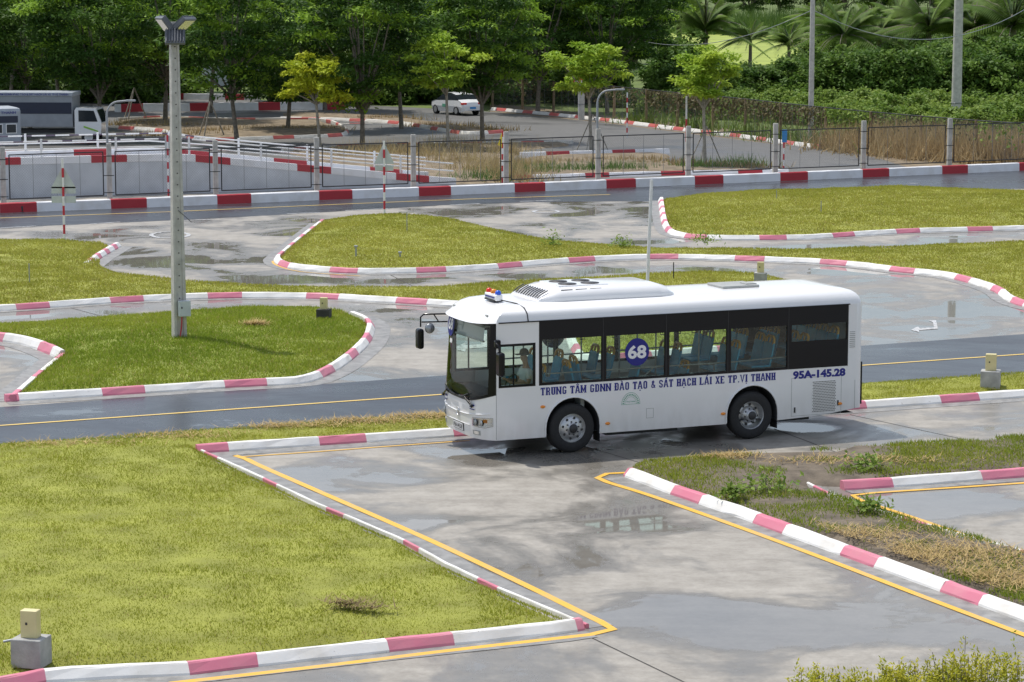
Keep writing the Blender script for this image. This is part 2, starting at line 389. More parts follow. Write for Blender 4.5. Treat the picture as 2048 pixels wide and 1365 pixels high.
lines('yellow_line', 'road_yellow', 'thin yellow line of the far asphalt road', [([(-200, 445), (0, 437), (350, 424), (700, 408.5), (950, 398.5), (1220, 390)], .12, False)], cat='marking')
lines('edge_marks', 'line_white', 'broken white edge marks of the far asphalt road', [([(a, b), (c, d)], .14, False) for a, b, c, d in
      [(0, 457, 72, 453), (180, 449, 240, 445), (370, 442, 420, 440), (574, 428.5, 640, 426), (690, 422, 780, 418), (900, 411, 960, 408), (1040, 404, 1120, 401), (1500, 384, 1560, 381), (0, 484, 120, 480)]])
ring = [(340 + 38 * math.cos(a), 471 + 6.5 * math.sin(a)) for a in np.linspace(0, 2 * math.pi, 25)]
ring2 = [(1092 + 26 * math.cos(a), 424 + 3 * math.sin(a)) for a in np.linspace(0, 2 * math.pi, 25)]
lines('painted_ring', 'line_white', 'worn white ring painted on the wet concrete at left', [(ring, .16, False)])
lines('painted_ring', 'line_white', 'small white ring painted near the far asphalt road', [(ring2, .16, False)])
mb = MB(); A = [(1822, 660), (1836, 653), (1839, 656.5), (1868, 655), (1866, 645), (1857, 641), (1872, 640.5), (1876, 658), (1838, 661), (1838, 665)]
mb.add([(*G(u, v, .008).xy, .008) for u, v in A], [tuple(range(len(A)))]); mb.build('turn_arrow', 'line_white', label='white turn arrow painted on the concrete at right', cat='marking', kind='structure')
A = [(905, 697), (930, 686), (932, 691), (962, 689), (968, 668), (984, 668), (975, 695), (932, 698), (930, 704)]
mb = MB(); mb.add([(*G(u, v, .008).xy, .008) for u, v in A], [tuple(range(len(A)))]); mb.build('turn_arrow', 'line_white', label='white turn arrow seen through the bus windscreen', cat='marking', kind='structure')

# ------------------------------------------------------------------ lawns
def inside(P, Q):
    x, y = Q[:, 0], Q[:, 1]; c = np.zeros(len(Q), bool); n = len(P); j = n - 1
    for i in range(n):
        (xi, yi), (xj, yj) = P[i], P[j]
        c ^= ((yi > y) != (yj > y)) & (x < (xj - xi) * (y - yi) / ((yj - yi) or 1e-12) + xi); j = i
    return c
def dist_poly(P, Q):
    d = np.full(len(Q), 1e9); n = len(P)
    for i in range(n):
        a = np.array(P[i]); b = np.array(P[(i + 1) % n]); ab = b - a; L2 = max(1e-12, ab @ ab)
        t = np.clip(((Q - a) @ ab) / L2, 0, 1); d = np.minimum(d, np.hypot(*(Q - (a + t[:, None] * ab)).T))
    return d
def vnoise(X, Y, s, seed=0):
    """cheap smooth value noise for heights, densities and tints"""
    X = X * s + seed * 17.3; Y = Y * s + seed * 9.1
    xi, yi = np.floor(X).astype(int), np.floor(Y).astype(int); fx, fy = X - xi, Y - yi
    h = lambda a, b: (np.sin(a * 127.1 + b * 311.7 + seed * 74.7) * 43758.5453) % 1.0
    fx = fx * fx * (3 - 2 * fx); fy = fy * fy * (3 - 2 * fy)
    return (h(xi, yi) * (1 - fx) + h(xi + 1, yi) * fx) * (1 - fy) + (h(xi, yi + 1) * (1 - fx) + h(xi + 1, yi + 1) * fx) * fy
GREENS = dict(lush=((.275, .305, .032), (.385, .395, .055)), dull=((.305, .315, .048), (.40, .39, .075)), green=((.21, .285, .03), (.34, .38, .052)), dry=((.36, .25, .10), (.24, .22, .06)), brown=((.26, .17, .08), (.36, .25, .12)))
def lawn(name, label, pts, grid=.7, top=.15, mound=.10, soil='turf', smoothp=True, grass=None, glabel=None, seed=1, cut=None):
    P2 = px(pts); P2 = smooth_path(P2, .6, closed=True) if smoothp else [Vector(p) for p in P2]
    poly = [(p.x, p.y) for p in P2]; A = np.array(poly)
    lo_, hi_ = A.min(0), A.max(0)
    gx, gy = np.meshgrid(np.arange(lo_[0], hi_[0], grid), np.arange(lo_[1], hi_[1], grid)); Q = np.c_[gx.ravel(), gy.ravel()]
    Q = Q[inside(poly, Q)]; d = dist_poly(poly, Q); Q = Q[d > .5]
    # inset ring
    n = len(A); area = sum(A[i][0] * A[(i + 1) % n][1] - A[(i + 1) % n][0] * A[i][1] for i in range(n))
    sg = 1 if area > 0 else -1; ringp = []
    for i in range(n):
        t = A[(i + 1) % n] - A[i - 1]; t = t / (np.hypot(*t) + 1e-9); ringp.append(A[i] + sg * .3 * np.array([-t[1], t[0]]))
    ringp = np.array(ringp); ringp = ringp[inside(poly, ringp) & (dist_poly(poly, ringp) > .22)]
    allp = np.vstack([A, ringp, Q]); 
    res = delaunay_2d_cdt([Vector(p) for p in allp], [(i, (i + 1) % n) for i in range(n)], [], 1, 1e-4)
    V = np.array([(p.x, p.y) for p in res[0]]); d = dist_poly(poly, V); d[d < 1e-3] = 0
    def hgt(V, d):
        return -.03 + (top + .03) * np.minimum(1, d / .3) + np.where(d > .3, mound * np.minimum(1, (d - .3) / 3.0) + .05 * (vnoise(V[:, 0], V[:, 1], .5, seed) - .5) * np.minimum(1, d), 0)
    z = hgt(V, d)
    mb = MB(); mb.add([(a, b, c) for (a, b), c in zip(V, z)], [list(f) for f in res[2]], 0, True)
    o = mb.build(name, soil, label=label, cat='lawn', kind='structure')
    if grass:
        (dens, w, h, pal, bare) = grass
        area = abs(area) / 2; k = int(min(area * dens, 190000) * 1.0)
        bb = npr.uniform(lo_, hi_, (int(k * (hi_ - lo_).prod() / area), 2)); bb = bb[inside(poly, bb)]
        # keep what the camera can see, with a margin to the sides
        dep = bb[:, 1]; bb = bb[np.abs(bb[:, 0]) < dep * .215 + 2]
        dd = dist_poly(poly, bb); pn = vnoise(bb[:, 0], bb[:, 1], .35, seed + 3); pf = vnoise(bb[:, 0], bb[:, 1], 1.7, seed + 5)
        keep = (pn * .55 + pf * .45 + npr.uniform(-.12, .12, len(bb)) > bare) & (dd > .09)
        bb, dd, pn, pf = bb[keep], dd[keep], pn[keep], pf[keep]
        z0 = hgt(bb, dd) - .01; n_ = len(bb)
        ang = npr.uniform(0, 2 * np.pi, n_); ww = w * npr.uniform(.6, 1.3, n_); hh = h * npr.uniform(.5, 1.25, n_) * (.65 + .8 * pf)
        lean = npr.uniform(.2, 1.0, n_) * hh; la = npr.uniform(0, 2 * np.pi, n_)
        c, s_ = np.cos(ang) * ww / 2, np.sin(ang) * ww / 2
        V = np.empty((n_, 3, 3)); V[:, 0] = np.c_[bb[:, 0] - c, bb[:, 1] - s_, z0]; V[:, 1] = np.c_[bb[:, 0] + c, bb[:, 1] + s_, z0]
        V[:, 2] = np.c_[bb[:, 0] + np.cos(la) * lean, bb[:, 1] + np.sin(la) * lean, z0 + hh]
        c0, c1 = np.array(GREENS[pal][0]), np.array(GREENS[pal][1])
        t = np.clip(pn * 1.3 - .25 + npr.uniform(-.3, .3, n_), 0, 1)[:, None]; col = c0 * (1 - t) + c1 * t
        straw = npr.uniform(0, 1, n_) < .05; col[straw] = (.42, .33, .14)
        me = fast_mesh('grass', V.reshape(-1, 3), np.arange(n_ * 3).reshape(-1, 3), 'grass', np.repeat(col, 3, 0))
        link('grass', me, label=glabel, cat='grass', kind='stuff')
    return o, poly

lawnA = [(-60, 1384), (100, 1352), (380, 1338), (520, 1321), (780, 1294), (910, 1281), (1140, 1258), (1166, 1256), (1150, 1249), (1000, 1187), (900, 1140), (815, 1093), (730, 1056), (640, 1019), (510, 957), (412, 909), (404, 903), (640, 888), (930, 868), (1300, 844), (1725, 815), (2048, 790), (2250, 777), (2250, 737), (2048, 751.5), (1725, 774.5), (1300, 804.5), (880, 834.5), (430, 866.5), (0, 897), (-300, 918), (-300, 1150)]
_, polyA = lawn('lawn', 'large yellow green lawn at front left with its grass verge along the near road', lawnA, smoothp=False, grass=(1350, .016, .042, 'lush', .12), glabel='short yellow green grass on the large front lawn and verge', mound=.06, seed=2)
lawnB = [(-120, 652), (0, 655), (100, 650), (230, 640), (400, 628), (500, 621), (640, 622), (700, 632), (735, 648), (747, 660), (735, 690), (690, 728), (640, 755), (600, 767), (470, 774), (240, 789), (20, 802), (70, 750), (112, 714), (60, 690), (0, 681), (-120, 676)]
lawn('lawn', 'green lawn round the foot of the concrete lamp pole', lawnB, smoothp=False, grass=(800, .024, .075, 'green', .08), glabel='fresh green grass round the concrete lamp pole', soil='green_turf', mound=.14, seed=3)
lawnC = [(-200, 487), (0, 486), (130, 485), (222, 493), (205, 515), (205, 536), (245, 553), (400, 570), (600, 580), (870, 581), (1000, 570), (1200, 560), (1400, 549), (1530, 553), (1600, 572), (1640, 610), (1620, 660), (1560, 695), (1400, 707), (1180, 722), (1140, 700), (1120, 665), (1060, 635), (985, 619), (900, 612), (750, 603), (640, 597), (500, 595), (370, 598), (230, 605), (110, 614), (0, 621), (-200, 632)]
lawn('lawn', 'lawn with the thin white pole running from the left edge to behind the bus', lawnC, smoothp=False, grass=(480, .03, .06, 'dull', .14), glabel='short grass on the lawn running behind the bus', seed=4, mound=.08)
lawnE = [(632, 449), (600, 475), (562, 508), (551, 522), (572, 534), (640, 542), (720, 546), (860, 544), (990, 537), (1080, 529), (1200, 521), (1320, 517), (1430, 519), (1550, 523), (1640, 527), (1720, 534), (1800, 544), (1880, 552), (1950, 569), (1990, 584), (2012, 600), (2060, 616), (2200, 640), (2300, 600), (2300, 478), (2048, 488), (1800, 499), (1600, 505), (1480, 503), (1330, 503), (1220, 496), (1130, 490), (1060, 478), (990, 462), (900, 441), (800, 433), (700, 437)]
lawn('lawn', 'long middle lawn ending in a pointed tip at the left', lawnE, smoothp=False, grass=(380, .036, .06, 'dull', .12), glabel='short dull green grass on the long middle lawn', seed=5, mound=.08)
lawnF = [(1319, 404), (1323, 440), (1332, 461), (1352, 471), (1392, 477), (1500, 479), (1620, 477), (1750, 469), (1850, 464), (2048, 459), (2300, 452), (2300, 380), (2048, 388), (1800, 377), (1600, 385), (1500, 387), (1400, 394)]
lawn('lawn', 'upper right lawn beside the far asphalt road', lawnF, smoothp=False, grass=(320, .04, .065, 'dull', .12), glabel='dull green grass on the upper right lawn', seed=6, mound=.16)
lawnG = [(1262, 956), (1254, 944), (1262, 931), (1500, 916), (1700, 901), (2048, 880), (2250, 868), (2250, 938), (2048, 950), (1760, 972), (1700, 976), (1628, 974), (1660, 990), (1760, 1024), (1900, 1066), (2048, 1106), (2250, 1160), (2250, 1325), (2048, 1242), (1800, 1153), (1640, 1095), (1480, 1035), (1340, 987)]
_, polyG = lawn('lawn', 'half bare planting bed at right with patchy grass and straw', lawnG, smoothp=False, grass=(760, .022, .07, 'green', .42), glabel='patchy green grass on the half bare bed at right', soil='soil', seed=7, mound=.05)

def straw(name, label, spots, n, ln=.22, cols=((.40, .28, .11), (.55, .42, .20)), flat=True, z=.2, w=.012, parent=None, up_=0.0, clip=None):
    """loose dry stalks: thin flat blades lying about (or standing when up_ > 0)"""
    V = []; C = []
    for (c, rx, ry, k) in spots:
        kk = int(n * k); q = npr.normal(0, .5, (kk, 2)) * (rx, ry) + (c.x, c.y)
        if clip is not None: q = q[inside(clip, q)]; q = q[dist_poly(clip, q) > .4]; kk = len(q)
        a = npr.uniform(0, 2 * np.pi, kk); L_ = ln * npr.uniform(.4, 1.3, kk)
        if up_: el = npr.normal(1.08, .38, kk)
        else: el = npr.uniform(0, .5, kk)
        dx, dy, dz = np.cos(a) * np.cos(el) * L_, np.sin(a) * np.cos(el) * L_, np.sin(el) * L_
        zz = np.full(kk, z) + (0 if up_ else npr.uniform(0, .05, kk))
        px_, py_ = -np.sin(a) * w, np.cos(a) * w
        if up_: aa = npr.uniform(0, 2 * np.pi, kk); px_, py_ = np.cos(aa) * w, np.sin(aa) * w
        quad = np.stack([np.c_[q[:, 0] - px_, q[:, 1] - py_, zz], np.c_[q[:, 0] + px_, q[:, 1] + py_, zz], np.c_[q[:, 0] + dx, q[:, 1] + dy, zz + dz]], 1)
        V.append(quad.reshape(-1, 3)); t = npr.uniform(0, 1, kk)[:, None]
        C.append(np.repeat(np.array(cols[0]) * (1 - t) + np.array(cols[1]) * t, 3, 0))
    V = np.vstack(V); C = np.vstack(C)
    return link(name, fast_mesh(name, V, np.arange(len(V)).reshape(-1, 3), 'straw', C), parent, label=label, cat=None if parent else 'dry grass', kind='stuff')
straw('dry_grass', 'dry straw patches on the half bare bed at right', [(G(1650, 1090), 1.5, .7, 1), (G(1850, 1130), 2.2, 1.1, 2), (G(2010, 1180), 2, 1, 1.6), (G(1450, 930), .6, .4, .5), (G(1700, 940), 2, .5, .4)], 1500, z=.17, w=.008, clip=polyG)
straw('dry_grass', 'cut dry grass along the verge in front of the bus nose', [(G(560, 868), 1.6, .35, 1), (G(700, 858), 1.8, .35, 1.3), (G(840, 848), 1.4, .35, 1.2), (G(350, 888), 1.5, .5, .5), (G(120, 905), 1.5, .5, .4)], 800, z=.16, w=.009, clip=polyA)
straw('dry_grass', 'small heap of cut brown twigs on the large front lawn', [(G(690, 1215, .2), .28, .16, 1), (G(740, 1222, .2), .3, .1, .4)], 150, ln=.28, cols=((.16, .12, .06), (.35, .27, .13)), z=.23)
straw('dry_grass', 'small straw heap on the lawn near the lamp pole', [(G(510, 652, .25), .3, .25, 1)], 300, ln=.3, z=.28)

# ------------------------------------------------------------------ kerbs
def ztop(h): return [(0, 0), (.010, h * .25), (.085, h * .90), (.105, h), (.20, h), (.215, h * .93), (.215, 0)]
def kerb(pts, side, red_at, label, h=.165, red=1.0, white=1.9, mats=('kerb_white', 'kerb_red'), sm=True, gutter=.42, prof=None, name='kerb', cat='kerb', step=.45, jag=.006, piece='kerb_segment', kind='structure'):
    P = smooth_path(px(pts), .35) if sm else [Vector(p) for p in px(pts)]
    L = arc(P); prof = prof or ztop(h)
    mb = MB()
    LZ[0] += 1
    if gutter: strip(mb, P, -side * gutter, side * .02, .0045 + (LZ[0] % 12) * .0003)
    else: strip(mb, P, side * .03, side * .27, .003)
    root = mb.build(name, 'gutter_concrete', label=label, cat=cat, kind=kind)
    rp = G(*red_at).xy; s0 = L[min(range(len(P)), key=lambda i: (P[i] - rp).length)]
    per = red + white; s = s0 - math.ceil(s0 / per) * per
    cuts = []
    while s < L[-1]:
        for ln, k in ((red, 1), (white, 0)):
            a, b = max(0, s), min(L[-1], s + ln); s += ln
            if b - a > .06: cuts.append((a, b, k))
    for a, b, k in cuts:
        m2 = MB(); ringn = len(prof); pts_ = sub(P, L, a, b, step); vs = []
        for p, d in pts_:
            nn = Vector((-d.y, d.x)) * side
            for o, z in prof:
                q = p + nn * (o + rnd.uniform(-jag, jag)); vs.append((q.x, q.y, z + (rnd.uniform(-jag, jag) if z > .02 else 0)))
        fs = []
        for i in range(len(pts_) - 1):
            for j in range(ringn - 1): fs.append((i * ringn + j, i * ringn + j + 1, (i + 1) * ringn + j + 1, (i + 1) * ringn + j))
        fs += [tuple(range(ringn)), tuple(reversed(range((len(pts_) - 1) * ringn, len(pts_) * ringn)))]
        m2.add(vs, fs); m2.build(piece, mats[k], root)
    return root
kerb([(-60, 1396), (100, 1366), (380, 1352), (520, 1335), (780, 1306), (910, 1292), (1140, 1268), (1170, 1262)], 1, (380, 1352), 'kerb along the bottom edge of the large front lawn', sm=False, white=1.95)
kerb([(1178, 1257), (1000, 1183), (900, 1136), (815, 1089), (730, 1052), (640, 1015), (510, 953), (400, 904)], 1, (975, 1175), 'kerb on the slanting right edge of the large front lawn', sm=False, white=2.4, red=.7, prof=[(0, 0), (.0, .06), (.012, .075), (.045, .075), (.055, .06), (.055, 0)], jag=.003)
kerb([(396, 908), (640, 892), (930, 873), (1300, 847), (1725, 819), (2048, 796), (2260, 782)], 1, (590, 896), 'straight kerb running behind the front bay and the bus', sm=False)
kerb([(-120, 672), (0, 684), (50, 693), (95, 709), (114, 719)], 1, (72, 699), 'curved kerb end at the far left edge', h=.22)
kerb([(114, 719), (70, 754), (12, 804)], 1, (60, 762), 'short slanting kerb left of the lamp pole lawn', sm=False)
kerb([(12, 805), (240, 791), (470, 776), (600, 769), (645, 757), (693, 730), (738, 690), (750, 660), (742, 646), (715, 634)], 1, (215, 793), 'kerb round the near side of the lamp pole lawn')
kerb([(-200, 634), (0, 623), (110, 616), (230, 607), (370, 600), (500, 597), (640, 599), (750, 605), (900, 614), (985, 621), (1060, 637), (1122, 667), (1142, 702), (1180, 724), (1400, 709), (1560, 697), (1624, 660)], 1, (35, 621), 'long kerb from the left edge to behind the bus', gutter=.3)
kerb([(243, 494), (205, 516), (180, 535)], -1, (215, 510), 'short kerb end by the puddle at left', sm=False, red=.6, white=.9)
kerb([(638, 447), (600, 476), (560, 509), (547, 523), (570, 536), (640, 544), (720, 548), (860, 546), (990, 539), (1080, 531), (1200, 523), (1320, 519), (1430, 521), (1550, 525), (1640, 529), (1720, 536), (1800, 546), (1880, 554), (1950, 571), (1990, 586), (2012, 602), (2060, 618), (2200, 642)], 1, (665, 545), 'long winding kerb of the middle lawn', gutter=.35)
kerb([(1316, 402), (1321, 440), (1330, 463), (1350, 473), (1392, 479), (1500, 481), (1620, 479), (1750, 471), (1850, 466), (2048, 461), (2300, 454)], 1, (1515, 481), 'kerb round the upper right lawn', gutter=.3)
kerb([(1246, 954), (1340, 990), (1480, 1038), (1640, 1098), (1800, 1156), (2048, 1246), (2250, 1328)], 1, (1330, 987), 'kerb on the slanting left edge of the half bare bed', sm=False, white=1.85)
kerb([(1690, 982), (1760, 978), (2048, 956), (2250, 942)], 1, (1690, 982), 'kerb behind the small bay at the right edge', sm=False, gutter=.3)
kerb([(2250, 1164), (2048, 1109), (1900, 1069), (1760, 1027), (1660, 993), (1618, 972)], 1, (1700, 1005), 'low kerb on the slanting edge of the small right bay', sm=False, gutter=.2, white=2.4, red=.7, prof=[(0, 0), (.0, .06), (.012, .075), (.045, .075), (.055, .06), (.055, 0)], jag=.003)
# the low wall along the far road
wallp = [(0, 0), (.02, .36), (.05, .39), (.27, .39), (.30, .36), (.30, 0)]
kerb(BAR, 1, (70, 424), 'long low red and white wall between the far road and the fence', red=1.5, white=3.05, mats=('wall_white', 'wall_red'), sm=False, gutter=.12, prof=wallp, name='barrier_wall', cat='wall', piece='wall_segment', kind=None)

# ------------------------------------------------------------------ the bus
plain('bus_white', (.80, .80, .81), .28, var=.02, scale=2, coat=.6)
plain('bus_black', (.010, .010, .012), .14, var=0, spec=.25)
plain('rubber', (.018, .018, .019), .8, var=.2, scale=20, bump=.2)
plain('steel_rim', (.52, .53, .54), .38, metal=.75, var=.1, scale=10)
plain('dark_hub', (.03, .03, .032), .55)
plain('cabin_grey', (.42, .45, .44), .7, var=.1); plain('cabin_dark', (.04, .042, .045), .7)
plain('seat_blue', (.03, .36, .62), .5, var=.12, scale=9); plain('seat_yellow', (.78, .36, .03), .45)
plain('navy', (.009, .013, .21), .45, var=.04); plain('print_white', (.82, .82, .84), .45, var=0)
plain('amber', (.80, .26, .02), .3, var=0); plain('red_lens', (.70, .03, .02), .25, var=0); plain('blue_lens', (.02, .10, .62), .25, var=0)
plain('lamp_chrome', (.75, .75, .75), .12, metal=.8, var=0); plain('stamp_green', (.12, .38, .25), .5, var=0)
plain('hatch_grey', (.33, .34, .33), .6, var=.1); plain('skin', (.52, .31, .21), .55, var=.05); plain('shirt', (.74, .79, .81), .8, var=.1)
plain('cap_cloth', (.14, .11, .08), .85); plain('trousers', (.03, .032, .04), .85)
glass('window_glass', (.90, .96, .92)); glass('windscreen_glass', (.86, .92, .88)); glass('clear_lens', (.92, .94, .95))
glass('smoked_glass', (.30, .33, .30))

def road_film(m):
    n, l = m.node_tree.nodes, m.node_tree.links; p = n['Principled BSDF']; src = p.inputs['Base Color'].links[0].from_socket
    tc_ = n.new('ShaderNodeTexCoord'); sp_ = n.new('ShaderNodeSeparateXYZ'); l.new(tc_.outputs['Object'], sp_.inputs[0])
    mr = n.new('ShaderNodeMapRange'); mr.inputs['From Min'].default_value = 1.0; mr.inputs['From Max'].default_value = .34; l.new(sp_.outputs['Z'], mr.inputs['Value'])
    mpp = n.new('ShaderNodeMapping'); mpp.inputs['Scale'].default_value = (3, 3, 1); l.new(tc_.outputs['Object'], mpp.inputs[0])
    nz = n.new('ShaderNodeTexNoise'); nz.inputs['Scale'].default_value = 2.2; nz.inputs['Detail'].default_value = 8; l.new(mpp.outputs[0], nz.inputs['Vector'])
    mu = n.new('ShaderNodeMath'); mu.operation = 'MULTIPLY'; l.new(mr.outputs[0], mu.inputs[0]); l.new(nz.outputs['Fac'], mu.inputs[1])
    m2 = n.new('ShaderNodeMath'); m2.operation = 'MULTIPLY'; m2.inputs[1].default_value = .55; l.new(mu.outputs[0], m2.inputs[0])
    mx = n.new('ShaderNodeMix'); mx.data_type = 'RGBA'; mx.inputs['B'].default_value = (.36, .33, .29, 1); l.new(m2.outputs[0], mx.inputs['Factor']); l.new(src, mx.inputs['A']); l.new(mx.outputs['Result'], p.inputs['Base Color'])
road_film(MATS['bus_white'])
BUS = empty('city_bus', (-.31, 51.4, 0), .392, label='white city bus with blue number 68 circles standing on the wet concrete', cat='bus')
BW, XR = 2.45, 8.12
ZS, ZB, ZT = .36, 1.41, 2.70
def front_x(t, z):
    bul = -.34 + .34 * abs(t) ** 5
    rk = max(0, z - 1.15) * .115 * (1 - abs(t) ** 4)
    low = -.03 * max(0, (.62 - z) / .26) * (1 - abs(t) ** 4) * -1
    return bul + rk + low
NF = 16
def body_loop(z, inset=0.0, zr=None):
    pts = []
    yc, xc = BW / 2, 4.0
    rr = .20
    rear = [(XR + rr * math.sin(a), rr - rr * math.cos(a)) for a in np.linspace(0, math.pi / 2, 5)]
    rear += [(XR + rr + .015, .7), (XR + rr + .02, yc), (XR + rr + .015, BW - .7)]
    rear += [(XR + rr * math.cos(a), BW - rr + rr * math.sin(a)) for a in np.linspace(0, math.pi / 2, 5)]
    fr = []
    for k in range(NF + 1):
        t = 1 - 2 * k / NF
        t = math.copysign(abs(t) ** .8, t)
        fr.append((front_x(t, z), yc + t * yc, t))
    allp = [(p[0], p[1], None) for p in rear] + fr
    out = []
    for x, y, t in allp:
        k = 1.9 if (t is not None) else 1.0
        out.append((xc + (x - xc) * (1 - inset * k / 4.2), yc + (y - yc) * (1 - inset / yc), t))
    return out
NR = 13
body = MB()
def ringpts(z, inset=0, zf=None, zfront=None):
    L_ = body_loop(z if zfront is None else 1.3, inset); o = []
    for x, y, t in L_:
        zz = z
        if t is not None and zfront is not None: zz = zfront(t)
        if t is not None: x = x - front_x(t, z if zfront is None else 1.3) * 0 
        o.append((x, y, zz))
    return o
wz = lambda t: 1.08 + .19 * abs(t) ** 3
wt = lambda t: 2.70 - .05 * (1 - t * t)
rear_b = lambda P: [(x, y, (.50 if x > 6 else z)) for x, y, z in P]
rings = [rear_b(ringpts(ZS)), ringpts(.72), ringpts(ZB, zfront=wz), ringpts(ZT, zfront=wt)]
for ins, z in ((.012, 2.76), (.045, 2.84), (.10, 2.91), (.18, 2.965), (.32, 3.005), (.55, 3.03), (.85, 3.045)): rings.append(ringpts(z, ins))
n = len(rings[0]); base = len(body.v)
for r in rings: body.v += r
def bface(i, j, mi):
    j2 = (j + 1) % n; body.f.append([base + i * n + j, base + i * n + j2, base + (i + 1) * n + j2, base + (i + 1) * n + j]); body.m.append(mi); body.smooth.append(True)
for i in range(len(rings) - 1):
    for j in range(n):
        side = j in (NR - 1, n - 1)
        if i < 3 and side: continue
        if i == 2 and NR <= j < n - 1: continue          # windscreen
        bface(i, j, 0)
body.f.append([base + (len(rings) - 1) * n + j for j in range(n)]); body.m.append(0); body.smooth.append(True)
WHEELS = (1.653, 5.687)
def side_poly():
    P = [(0, ZS)]
    for xw in WHEELS:
        a0, r = .53, .585
        P.append((xw - r, ZS + .0)); 
        for a in np.linspace(math.pi, 0, 15): P.append((xw + r * math.cos(a), a0 + r * math.sin(a) * 1.02))
        P.append((xw + r, ZS))
    P += [(7.3, .40), (XR, .50), (XR, ZB), (0, ZB)]
    return P
for y in (0, BW):
    P = side_poly(); body.add([(x, y, z) for x, z in P], [tuple(range(len(P)))])
    # arch lips and wheel boxes
    for xw in WHEELS:
        vs = []; fs = []; yy = .55 if y == 0 else -.55
        for k, a in enumerate(np.linspace(math.pi, 0, 15)):
            for dy in (0, yy): vs.append((xw + .585 * math.cos(a), y + dy, .53 + .597 * math.sin(a)))
        for k in range(14): fs.append((2 * k, 2 * k + 1, 2 * k + 3, 2 * k + 2))
        body.add(vs, fs, 1, True)
        body.add([(xw - .585, y + yy, .3), (xw + .585, y + yy, .3), (xw + .585, y + yy, 1.13), (xw - .585, y + yy, 1.13)], [(0, 1, 2, 3)], 1)
        for sx in (-1, 1): body.add([(xw + sx * .585, y, .36), (xw + sx * .585, y + yy, .36), (xw + sx * .585, y + yy, .53), (xw + sx * .585, y, .53)], [(0, 1, 2, 3)], 1)
        lip = [(xw + .60 * math.cos(a), y + (-.012 if y == 0 else .012), .53 + .61 * math.sin(a)) for a in np.linspace(math.pi, 0, 17)]
        body.tube([(xw - .6, lip[0][1], .38)] + lip + [(xw + .6, lip[0][1], .38)], .017, 6, 0)
    # white pieces of the window band
    sgn = 1 if y == 0 else -1
    for x0, x1, z0, z1 in ((0, .05, ZB, ZT), (.05, .84, 2.28, ZT), (.84, .915, ZB, ZT), (7.92, XR, ZB, ZT)):
        body.box(((x0 + x1) / 2, y + sgn * .02, (z0 + z1) / 2), (x1 - x0, .04, z1 - z0))
body.add([(.1, .06, .40), (XR, .06, .40), (XR, BW - .06, .40), (.1, BW - .06, .40)], [(0, 1, 2, 3)], 1)   # underside
bo = body.build('body', ['bus_white', 'cabin_dark'], BUS)
bo.data.set_sharp_from_angle(angle=R(35))
# floor, engine step, inner wall lining, dashboard
mb = MB(); mb.box((2.4, BW / 2, .78), (4.6, BW - 1.16, .06)); mb.box((6.4, BW / 2, .90), (3.4, BW - 1.16, .3)); mb.box((7.75, BW / 2, 1.22), (.7, BW - 1.16, .4))
for y in (.31, BW - .31): mb.box((4.55, y, 1.15), (7.1, .52, .03)); mb.build('floor', 'cabin_grey', BUS)
mb = MB()
for y in (.035, BW - .035): mb.box((4.2, y, 1.29), (7.4, .03, .23))
mb.box((4.2, BW / 2, 2.72), (7.7, BW - .3, .03)); mb.build('lining', 'print_white', BUS)
mb = MB(); mb.bbox((.17, 1.3, 1.08), (.5, 2.0, .26), .06); mb.bbox((.30, .62, 1.22), (.34, .62, .16), .05); mb.build('dashboard', 'cabin_dark', BUS)
mb = MB(); c = Vector((.55, .62, 1.36)); tilt = Matrix.Rotation(R(-62), 3, 'Y')
mb.tube([c + tilt @ Vector((.23 * math.cos(a), .23 * math.sin(a), 0)) for a in np.linspace(0, 2 * math.pi, 21)], .016, 6); mb.tube([c, (.36, .62, 1.18)], .03, 6)
for a in (0.5, 2.6, 4.7): mb.tube([c, c + tilt @ Vector((.23 * math.cos(a), .23 * math.sin(a), 0))], .012, 5)
mb.build('steering_wheel', 'cabin_dark', BUS)
# windscreen
ws = MB(); cols = list(range(NR, n)); A_, B_ = rings[2], rings[3]; M = 6; vs = []
for j in cols:
    for i in range(M + 1):
        s_ = i / M; a, b = Vector(A_[j]), Vector(B_[j]); q = a.lerp(b, s_)
        t = body_loop(1.3)[j][2]; q.x = front_x(t, q.z) + .004; vs.append(q)
gl_f, fr_f = [], []
for c_ in range(len(cols) - 1):
    for i in range(M):
        f = (c_ * (M + 1) + i, (c_ + 1) * (M + 1) + i, (c_ + 1) * (M + 1) + i + 1, c_ * (M + 1) + i + 1)
        (fr_f if c_ in (0, len(cols) - 2) else gl_f).append(f)
ws.add(vs, gl_f, 0, True); ws.add(vs, fr_f, 1, True)
wso = ws.build('windscreen', ['windscreen_glass', 'bus_black'], BUS)
mb = MB(); fp = lambda t, z, d=0.0: Vector((front_x(t, z) - d, BW / 2 * (1 + t), z))
for za, zb in ((None, .05), (2.64, None)):
    vs = []; mb = MB()
    ts = np.linspace(-.97, .97, 25)
    for t in ts:
        z0 = wz(t) if za is None else za; z1 = wz(t) + .06 if zb is not None else wt(t)
        vs += [fp(t, z0, .004), fp(t, z1, .004)]
    mb.add(vs, [(2 * k, 2 * k + 2, 2 * k + 3, 2 * k + 1) for k in range(24)], 0, True); mb.build('frit', 'bus_black', wso)
mb = MB(); P = [fp(t, 2.57, -.06) for t in (-.70, .45)]; Q = [fp(t, 2.32, -.06) for t in (-.70, .45)]
mb.add([P[0], P[1], Q[1], Q[0]], [(0, 1, 2, 3)]); mb.build('destination_board', 'print_white', BUS)
mb = MB(); mb.tube([fp(-.72, 2.31, -.05), fp(.5, 2.31, -.05)], .022, 6); mb.build('board_sill', 'white_metal', BUS)
